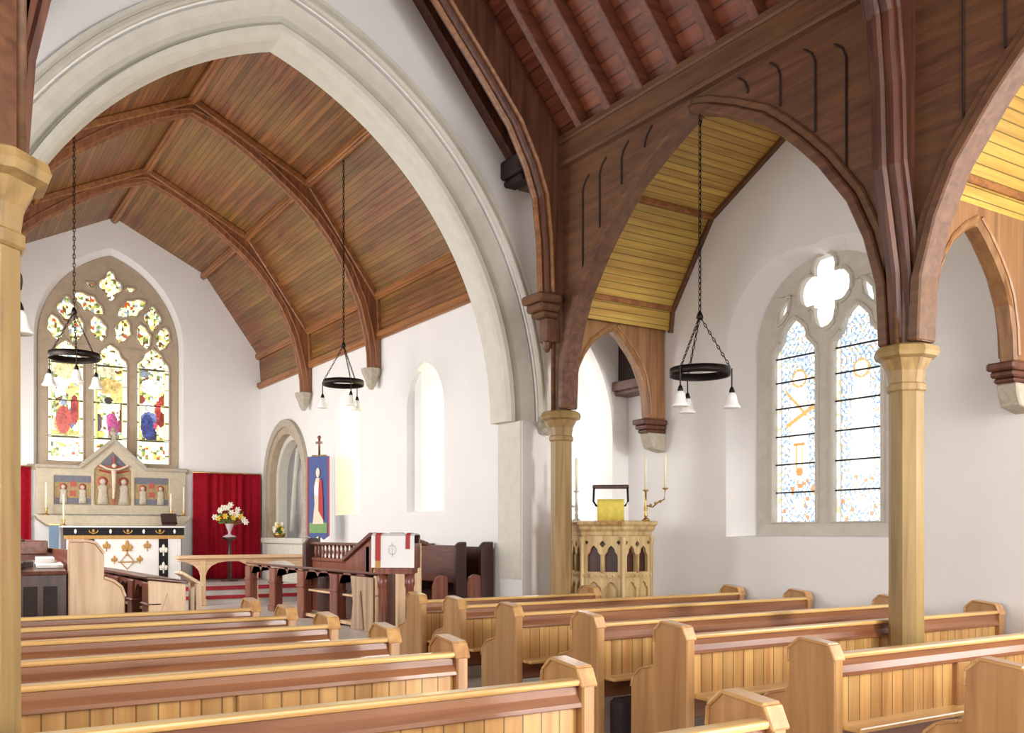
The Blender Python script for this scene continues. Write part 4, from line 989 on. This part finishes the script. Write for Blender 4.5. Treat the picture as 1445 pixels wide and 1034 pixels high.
# balustraded back-row desk
bd = thing('balustraded_stall', (4.95, 11.8, ZC), 'dark stall front with a row of small balusters behind the right choir desk', 'choir stall')
MB().box(4.90, 5.02, 10.8, 13.15, 1.29, 1.33).build('top_rail', 'darkoak_y', bd, bevel=0.01)
MB().box(4.92, 5.0, 10.8, 13.15, 1.06, 1.11).box(4.93, 4.99, 10.8, 13.15, ZC, 1.06).build('panelled_front', 'midoak', bd, bevel=0.01)
for k in range(11):
    yy = 11.55 + k * 0.145
    MB().lathe((4.96, yy, 1.11), [(0.022, 0), (0.016, 0.03), (0.03, 0.08), (0.018, 0.13), (0.024, 0.18)], 8).build('baluster', 'midoak', bd)
for yy in (10.86, 13.13):
    MB().plate([(4.82, ZC), (5.08, ZC), (5.08, 1.30), (5.02, 1.39), (4.90, 1.39), (4.82, 1.30)], [], 'xz', yy - 0.06, yy + 0.06).build('stall_end', 'darkoak', bd, bevel=0.012)
MB().plate([(10.74, ZC), (10.74, 1.40), (10.84, 1.40), (11.58, 1.10), (11.58, ZC)], [], 'yz', 4.82, 4.86).build('sloping_end', 'midoak', bd, bevel=0.008)
MB().beam((4.84, 10.72, 1.44), (4.84, 11.60, 1.11), 0.12, 0.06).build('sloping_capping', 'darkoak_y', bd, bevel=0.008)
hb = thing('hymn_book', (4.85, 10.9, 1.07), 'small yellow book on the ledge beside the lectern', 'book')
MB().box(4.62, 4.68, 9.95, 10.08, 1.0, 1.05).build('cover', 'yellow', hb); hb.location = (0, 0, 0); ROOT[hb.name] = Vector((0, 0, 0))
for c_ in list(hb.children): bpy.data.objects.remove(c_, do_unlink=True)
hb.location = (4.62, 10.02, 0.985); ROOT[hb.name] = Vector((4.62, 10.02, 0.985))
MB().obox((4.62, 10.02, 1.01), (1, 0, -0.15), (0, 1, 0), (0.15, 0, 1), 0.06, 0.08, 0.022).build('cover', 'yellow', hb)
MB().obox((4.62, 10.015, 1.01), (1, 0, -0.15), (0, 1, 0), (0.15, 0, 1), 0.055, 0.08, 0.017).build('pages', 'paper', hb)
# clergy seat end and dark stalls at far right
cs = thing('clergy_desk', (4.6, 9.3, ZC), 'grey-white panelled desk end with small sloping top behind the lectern', 'clergy desk')
MB().box(4.44, 4.74, 9.22, 9.27, ZC, 1.36).build('end_panel', 'lightoak', cs, bevel=0.008)
MB().obox((4.66, 9.38, 1.39), (1, 0, -0.35), (0, 1, 0), (0.35, 0, 1), 0.17, 0.17, 0.02).build('sloping_top', 'darkoak_y', cs, bevel=0.006)
MB().box(4.48, 4.70, 9.27, 9.56, ZC, 1.28).build('desk_body', 'darkoak', cs)
stl = thing('choir_stall', (5.2, 9.5, ZC), 'dark stall with two tall backs and rounded arm against the right chancel jamb', 'choir stall')
for x0_, x1_, z1_ in ((5.08, 5.22, 1.36), (5.40, 5.57, 1.36)):
    MB().plate([(x0_, ZC), (x1_, ZC), (x1_, z1_), (x0_ + 0.05, z1_), (x0_, z1_ - 0.05)], [], 'xz', 9.06, 9.12).build('stall_end', 'darkoak', stl, bevel=0.01)
MB().box(4.86, 5.57, 10.48, 10.54, ZC, 1.33).box(5.5, 5.57, 9.12, 10.48, ZC, 1.30).build('stall_back', 'darkoak', stl)
MB().box(5.10, 5.16, 9.12, 10.48, 0.9, 1.32).build('front_back', 'darkoak_y', stl)
for xa in (5.22, 4.80): MB().plate([(xa, ZC), (xa + 0.18, ZC), (xa + 0.18, 0.98), (xa + 0.10, 1.0), (xa + 0.03, 0.96), (xa, 0.88)], [], 'xz', 9.05, 9.11).build('arm_end', 'midoak', stl, bevel=0.012)
MB().box(4.84, 5.5, 9.12, 10.48, 0.72, 0.76).build('seat', 'darkoak_y', stl)

# lectern with white fall
lc = thing('lectern', (3.93, 8.15, 0), 'wooden lectern with white red-banded cloth fall before the chancel arch', 'lectern')
lu = Vector((0.80, -0.60, 0)); ln = Vector((-0.60, -0.80, 0)); l0 = Vector((3.93, 8.18, 0))
def LP(u, d, z): return l0 + lu * u + ln * d + Vector((0, 0, z))
for u in (-0.13, 0.13):
    for d in (-0.10, 0.10):
        c = LP(u, d, 0); MB().lathe((c.x, c.y, 0.08), [(0.035, 0), (0.028, 0.05), (0.024, 0.35), (0.032, 0.37), (0.032, 0.40), (0.024, 0.42), (0.022, 0.85), (0.032, 0.88), (0.03, 1.0)], 10).build('column', 'midoak', lc)
m = MB(); m.obox(LP(0, 0, 0.05), lu, ln, (0, 0, 1), 0.21, 0.18, 0.05); m.build('base', 'midoak', lc, bevel=0.012)
MB().obox(LP(0, 0.0, 1.10), lu, ln, (0, 0, 1), 0.18, 0.15, 0.03).build('head_rail', 'midoak', lc)
MB().obox(LP(-0.0, -0.04, 1.30), lu, (ln * 0.75 + Vector((0, 0, -0.66))), (ln * 0.66 + Vector((0, 0, 0.75))), 0.20, 0.19, 0.02).build('book_board', 'darkoak', lc)
MB().plate([(-0.10, 1.12), (0.10, 1.12), (0.06, 1.40), (-0.10, 1.25)], [], 'xz', 0, 0.02)
m = MB(); m.obox(LP(-0.19, -0.02, 1.24), lu, ln, (0, 0, 1), 0.012, 0.16, 0.12); m.obox(LP(0.19, -0.02, 1.24), lu, ln, (0, 0, 1), 0.012, 0.16, 0.12); m.build('side_cheek', 'midoak', lc)
# cloth: over the board top and hanging down in front
def cl_strip(u0, u1, d, mat, name, par, zt=1.445, zb_=1.13):
    m = MB(); pts = [(-0.16, zt), (0.10, zt + 0.005), (0.165, zt - 0.02), (0.175, zb_)]
    vs = [LP(u, a + (d if i > 0 else 0), z + d) for u in (u0, u1) for i, (a, z) in enumerate(pts)]
    vs2 = [LP(u, a + 0.004 + (d if i > 0 else 0), z + d + 0.004) for u in (u0, u1) for i, (a, z) in enumerate(pts)]
    k = 4; fs = [(i, i + 1, i + 1 + k, i + k) for i in range(3)]
    m.add(vs, fs); m.add(vs2, fs); return m.build(name, mat, par)
fl = cl_strip(-0.205, 0.205, 0.0, 'white_cloth', 'white_fall', lc)
cl_strip(-0.165, -0.115, 0.006, 'redband', 'red_band', fl, zb_=1.19); cl_strip(0.125, 0.165, 0.006, 'redband', 'red_band', fl, zb_=1.30)
cl_strip(-0.165, -0.115, 0.005, 'gold', 'gold_fringe', fl, zt=1.25, zb_=1.12)
m = MB(); fl_c = LP(0, 0.185, 1.30); m.tube([fl_c + lu * (0.035 * math.cos(q * PI / 8)) + Vector((0, 0, 0.045 * math.sin(q * PI / 8))) for q in range(16)], 0.0016, 5, True); m.tube([fl_c + Vector((0, 0, 0.07)), fl_c - Vector((0, 0, 0.07))], 0.0016, 5); m.build('embroidered_emblem', 'bluegrey', fl)

# ------------------------------------------------------------------ choir furniture, left side
desk_front(1.90, 9.25, 13.3, 1.05, 5, 'dark choir desk with arched openings on the left of the chancel', 0, 1)
cb_ = thing('choir_bench', (1.45, 9.35, ZC), 'choir bench with broad pale bench end on the left of the chancel', 'choir bench')
be = [(1.20, ZC), (1.68, ZC), (1.68, 0.86), (1.65, 0.95), (1.58, 1.01), (1.50, 1.04), (1.50, 1.26), (1.43, 1.36), (1.36, 1.38), (1.20, 1.38)]
e_ = MB(); e_.plate(be, [], 'xz', 9.28, 9.35); e_ = e_.build('bench_end', 'lightoak', cb_, bevel=0.012)
m = MB()
for p, q in zip(be[2:-1], be[3:]): m.beam((p[0], 9.315, p[1] + 0.008), (q[0], 9.315, q[1] + 0.008), 0.10, 0.022)
m.build('edge_moulding', 'lightoak_x', e_)
MB().box(1.22, 1.27, 9.35, 13.2, ZC, 1.30).build('bench_back', 'darkoak_y', cb_); MB().box(1.27, 1.62, 9.35, 13.2, 0.74, 0.78).build('seat', 'darkoak_y', cb_)
pdk = thing('prayer_desk', (0.95, 9.4, ZC), 'dark panelled prayer desk at the left edge with papers on top', 'prayer desk')
MB().box(0.72, 1.19, 9.3, 9.35, ZC, 1.10).box(0.72, 0.77, 9.35, 10.0, ZC, 1.10).box(1.14, 1.19, 9.35, 10.0, ZC, 1.10).build('desk_body', 'darkoak', pdk, bevel=0.008)
MB().obox((0.95, 9.62, 1.14), (1, 0, 0), (0, 1, 0.12), (0, -0.12, 1), 0.235, 0.36, 0.018).build('desk_top', 'darkoak_y', pdk, bevel=0.006)
for x in (0.84, 1.0): MB().box(x, x + 0.11, 9.288, 9.30, ZC + 0.12, 0.98).build('front_panel', 'void', pdk)
pp = thing('paper_stack', (1.06, 9.6, 1.15), 'white papers on the dark prayer desk at the left', 'papers')
MB().obox((1.07, 9.55, 1.165), (1, 0, 0), (0, 1, 0.12), (0, -0.12, 1), 0.11, 0.10, 0.012).build('sheet', 'paper', pp)
MB().obox((1.05, 9.66, 1.205), (1, 0.1, 0), (0, 1, 0.12), (0, -0.12, 1), 0.075, 0.07, 0.025).build('booklet', 'paper', pp)
bk = thing('hymn_book', (0.82, 9.55, 1.15), 'dark hymn books on the prayer desk at the left edge', 'books')
for i, (x, y, dz) in enumerate(((0.80, 9.5, 0.165), (0.88, 9.62, 0.17), (0.80, 9.68, 0.19))): MB().obox((x, y, 1.01 + dz), (1, 0.2 * (i - 1), 0), (-0.2 * (i - 1), 1, 0.12), (0, -0.12, 1), 0.06, 0.08, 0.022).build('book', 'book', bk)
bs = thing('back_stall', (0.9, 10.9, ZC), 'dark back stall with sloping top behind the prayer desk at the left', 'choir stall')
MB().box(0.62, 1.18, 10.6, 13.0, 1.24, 1.38).build('top_rail', 'darkoak_y', bs, bevel=0.01)
MB().box(0.64, 1.16, 10.62, 10.7, ZC, 1.24).box(0.64, 0.7, 10.7, 13.0, ZC, 1.24).build('stall_body', 'midoak', bs)
MB().plate([(0.62, 1.38), (0.98, 1.38), (0.90, 1.45), (0.66, 1.45)], [], 'xz', 10.6, 10.9).build('end_block', 'darkoak', bs, bevel=0.01)
kn = thing('kneeling_desk', (2.46, 9.9, ZC), 'small pale oak kneeling desk at the end of the left choir desk', 'kneeling desk')
MB().beam((2.30, 9.9, 1.06), (2.52, 9.9, 0.92), 0.30, 0.035, up=(0, 0, 1)).build('sloping_top', 'lightoak_x', kn, bevel=0.006)
for y in (9.78, 10.02): MB().box(2.44, 2.50, y - 0.03, y + 0.03, ZC, 0.94).build('post', 'lightoak', kn, bevel=0.006)
MB().box(2.34, 2.56, 9.72, 10.08, ZC, ZC + 0.06).build('foot', 'lightoak', kn)

# ------------------------------------------------------------------ pulpit
pc = Vector((6.25, 7.80, 0)); PR = 0.43
pu = thing('pulpit', (pc.x, pc.y, 0), 'carved pale oak pulpit with traceried panels beside the timber pillar', 'pulpit')
base_rot = math.atan2(-pc.y, -pc.x) + 0.30; NF = 6
def ngon(prof, nm, mat, bev=0.0):
    MB().lathe((pc.x, pc.y, 0), prof, NF, base_rot, False).build(nm, mat, pu, bevel=bev)
ngon([(0.40, 0.0), (0.40, 0.10), (0.36, 0.14), (0.36, 0.20)], 'plinth', 'pulpit')
ngon([(PR - 0.05, 0.18), (PR - 0.05, 1.47)], 'core', 'darkoak')
ngon([(PR, 1.42), (PR + 0.015, 1.44), (PR + 0.015, 1.47), (PR + 0.045, 1.50), (PR + 0.045, 1.525), (PR + 0.075, 1.55), (PR + 0.075, 1.575), (PR + 0.05, 1.585)], 'cornice', 'pulpit', 0.006)
ngon([(PR, 0.18), (PR + 0.02, 0.20), (PR + 0.02, 0.26), (PR - 0.02, 0.29)], 'bottom_moulding', 'pulpit')
ap = PR * math.cos(PI / NF); hw = PR * math.sin(PI / NF)
for k in range(NF):
    a = base_rot + PI / NF + k * 2 * PI / NF; nrm = Vector((math.cos(a), math.sin(a), 0)); tg = Vector((-math.sin(a), math.cos(a), 0))
    W = hw - 0.004
    def put(m, d): m.v = [tuple(pc + tg * v[0] + nrm * (ap + d - v[1]) + Vector((0, 0, v[2]))) for v in m.v]; return m
    two = [cusped(sx * W * 0.43, W * 0.33, 1.06, 1.21, 1.33) for sx in (-1, 1)]
    low = [cusped(sx * W * 0.43, W * 0.36, 0.34, 0.88, 0.96) for sx in (-1, 1)]
    eyes = [foil(0, 1.345, 0.032, 4), foil(-W * 0.8, 1.36, 0.022, 3, 0.5), foil(W * 0.8, 1.36, 0.022, 3, 0.5)]
    f_ = put(MB().plate([(-W, 0.25), (W, 0.25), (W, 1.43), (-W, 1.43)], two + low + eyes, 'xz', 0, 0.04), 0.004).build('carved_panel', 'pulpit', pu)
    put(MB().plate([(-W * 0.85, 0.31), (W * 0.85, 0.31), (W * 0.85, 0.98), (-W * 0.85, 0.98)], [], 'xz', 0, 0.01), -0.024).build('lower_panel', 'pulpit', f_)
    m = MB().plate([(-W, 1.0), (W, 1.0), (W, 1.045), (-W, 1.045)], [], 'xz', -0.018, 0.01)
    for q in range(7): m.ball((-W + (q + 0.5) * 2 * W / 7, -0.018, 1.022), 0.014, n=5)
    put(m, 0.002).build('string_course', 'pulpit', f_)
    put(MB().tube([(0, -0.004, 1.05), (0, -0.004, 1.24)], 0.018, 8), 0.0).build('mullion_shaft', 'pulpit', f_)
    a2 = base_rot + k * 2 * PI / NF; c = pc + Vector((math.cos(a2), math.sin(a2), 0)) * PR
    MB().lathe((c.x, c.y, 0.25), [(0.032, 0), (0.032, 0.05), (0.022, 0.07), (0.022, 1.08), (0.034, 1.13), (0.034, 1.17)], 8).build('colonnette', 'pulpit', pu)
ps = thing('pulpit_stair', (6.2, 8.33, 0), 'dark oak stair panel behind the left side of the pulpit', 'stair')
MB().box(6.09, 6.34, 8.30, 8.36, 0, 1.53).build('stair_panel', 'darkoak', ps); MB().box(6.07, 6.36, 8.28, 8.40, 1.53, 1.57).build('stair_rail', 'darkoak_y', ps, bevel=0.01)
# book rest with yellow fall
ru = Vector((0.78, -0.62, 0)).normalized(); rn = Vector((-0.62, -0.78, 0)).normalized(); r0 = pc + rn * 0.40
br = thing('book_rest', (r0.x, r0.y, 1.58), 'dark topped metal book rest with yellow fall on the pulpit', 'book rest')
def RP(u, d, z): return r0 + ru * u + rn * d + Vector((0, 0, z))
MB().obox(RP(0, -0.05, 1.93), ru, rn, (0, 0, 1), 0.185, 0.05, 0.02).build('rest_top', 'darkoak', br, bevel=0.008)
m = MB()
for s in (1, -1): m.tube([RP(s * 0.17, 0, 1.92), RP(s * 0.175, 0.01, 1.78), RP(s * 0.15, 0.015, 1.74), RP(s * 0.12, 0, 1.72), RP(s * 0.12, -0.02, 1.575)], 0.011, 8)
m.build('metal_frame', 'iron', br)
m = MB(); nn = 14; vs = []
for i in range(nn + 1):
    u = -0.135 + 0.27 * i / nn; w = 0.006 * math.sin(i * 1.3)
    for d, z in ((-0.10, 1.79), (0.06, 1.80), (0.09, 1.76), (0.10 + w, 1.58)): vs.append(RP(u, d, z))
fs = [(i * 4 + j, i * 4 + j + 1, i * 4 + j + 5, i * 4 + j + 4) for i in range(nn) for j in range(3)]
m.add(vs, fs, True); o = m.build('yellow_fall', 'yellow', br); s_ = o.modifiers.new('thick', 'SOLIDIFY'); s_.thickness = 0.008
m = MB(); [m.obox(RP(-0.13 + 0.02 * i, 0.104, 1.565), ru, rn, (0, 0, 1), 0.004, 0.004, 0.025) for i in range(14)]; m.build('fringe', 'gold', o)
def bracket(c, s, label, mat, nm):
    t = thing('candle_bracket', c, label, 'candle holder')
    c = Vector(c)
    MB().lathe(c, [(0.045, 0), (0.045, 0.012), (0.015, 0.03), (0.02, 0.06), (0.011, 0.09), (0.02, 0.12), (0.011, 0.2), (0.011, 0.3)], 10).build('stem', mat, t)
    e = c + ru * (s * 0.20) + Vector((0, 0, 0.32))
    m = MB(); m.tube([c + Vector((0, 0, 0.16)), c + ru * (s * 0.07) + Vector((0, 0, 0.14)), c + ru * (s * 0.14) + Vector((0, 0, 0.20)), c + ru * (s * 0.19) + Vector((0, 0, 0.22)), e], 0.008, 6)
    for q in (0.25, 0.5, 0.75): m.ball(c + ru * (s * 0.2 * q) + Vector((0, 0, 0.14 + 0.08 * q)), 0.016)
    m.build('branch', mat, t)
    for p in (c + Vector((0, 0, 0.30)), e):
        m = MB(); m.lathe(p, [(0.012, 0), (0.035, 0.012), (0.03, 0.02), (0.014, 0.02)], 10); d = m.build('drip_pan', mat, t)
        MB().lathe(p + Vector((0, 0, 0.02)), [(0.014, 0), (0.013, 0.34), (0.003, 0.35)], 8).build('candle', 'wax', d)
bracket(tuple(pc + ru * 0.36 + rn * 0.22 + Vector((0, 0, 1.585))), 1, 'brass two-branch candle holder on the right of the pulpit top', 'brass', 'r')
bracket(tuple(pc - ru * 0.36 + rn * 0.08 + Vector((0, 0, 1.585))), -1, 'pale two-branch candle holder on the left of the pulpit top', 'stone', 'l')

# ------------------------------------------------------------------ outer shell behind the viewer: north aisle wall, west wall, with wide window openings for daylight
nw = [lancet_outer(a, a + 2.2, 1.0, 3.2, 0.9) for a in (-3.0, 0.2, 3.4, 6.0)]
struct(MB().plate([(-4, 0), (YN, 0), (YN, 4.4), (-4, 4.4)], nw, 'yz', -3.4, -3.6).build('wall_aisle_north', 'plaster'), 'white north aisle wall with windows')
struct(MB().plate([(-3.4, 0), (XW, 0), (XW, 8.9), (-3.4, 8.9)], [[(-2.6, 1.0), (-0.6, 1.0), (-0.6, 3.8), (-2.6, 3.8)], [(0.9, 1.2), (5.0, 1.2), (5.0, 6.2), (0.9, 6.2)], [(5.9, 1.2), (6.9, 1.2), (6.9, 3.6), (5.9, 3.6)]], 'xz', -4.2, -4.0).build('wall_west', 'plaster'), 'white west wall with its large window')

# ------------------------------------------------------------------ daylight and added fill lamps
w = bpy.data.worlds.new('World'); bpy.context.scene.world = w; w.use_nodes = True
bg = w.node_tree.nodes['Background']; bg.inputs[0].default_value = (1.0, 0.99, 0.97, 1); bg.inputs[1].default_value = 0.6
def area(name, loc, rot, sx, sy, e, col=(1, 1, 1)):
    l = bpy.data.lights.new(name, 'AREA'); l.shape = 'RECTANGLE'; l.size = sx; l.size_y = sy; l.energy = e; l.color = col
    o = bpy.data.objects.new(name, l); COL.objects.link(o); o.location = loc; o.rotation_euler = rot; return o
area('west_window_daylight', (2.95, -4.25, 3.7), (PI / 2, 0, 0), 4.1, 5.0, 230, (1, 0.98, 0.95))
area('aisle_west_daylight', (6.4, -4.25, 2.5), (PI / 2, 0, 0), 1.0, 2.4, 420, (1, 0.98, 0.94))
for i, y in enumerate((-1.9, 1.3, 4.5, 7.1)):
    area('north_window_daylight', (-3.65, y, 2.4), (0, -PI / 2, 0), 2.6, 2.1, 30)
for i, y in enumerate((10.35, 12.95, 15.55)):
    area('chancel_north_fill', (0.05, y, 2.6), (0, -PI / 2, 0), 2.4, 1.4, 75, (1, 0.98, 0.95))  # added area lamps, unseen, brightening the chancel through the north openings
area('chamber_fill', (7.6, 9.9, 4.0), (0, 0.6, 0), 1.4, 1.4, 70)  # added area lamp that brightens the chamber

# ------------------------------------------------------------------ camera
cd = bpy.data.cameras.new('Camera'); cam = bpy.data.objects.new('Camera', cd); COL.objects.link(cam)
cam.location = (0, 0, 1.45); cam.rotation_euler = (PI / 2, 0, -math.radians(32.7))
cd.sensor_width = 36; cd.lens = 1322 / 1445 * 36; cd.shift_y = (753 - 517) / 1445; cd.clip_start = 0.05
sc = bpy.context.scene; sc.camera = cam
sc.view_settings.view_transform = 'Standard'; sc.view_settings.look = 'None'; sc.view_settings.exposure = 0.58; sc.view_settings.gamma = 1.0
sc.view_settings.use_curve_mapping = False
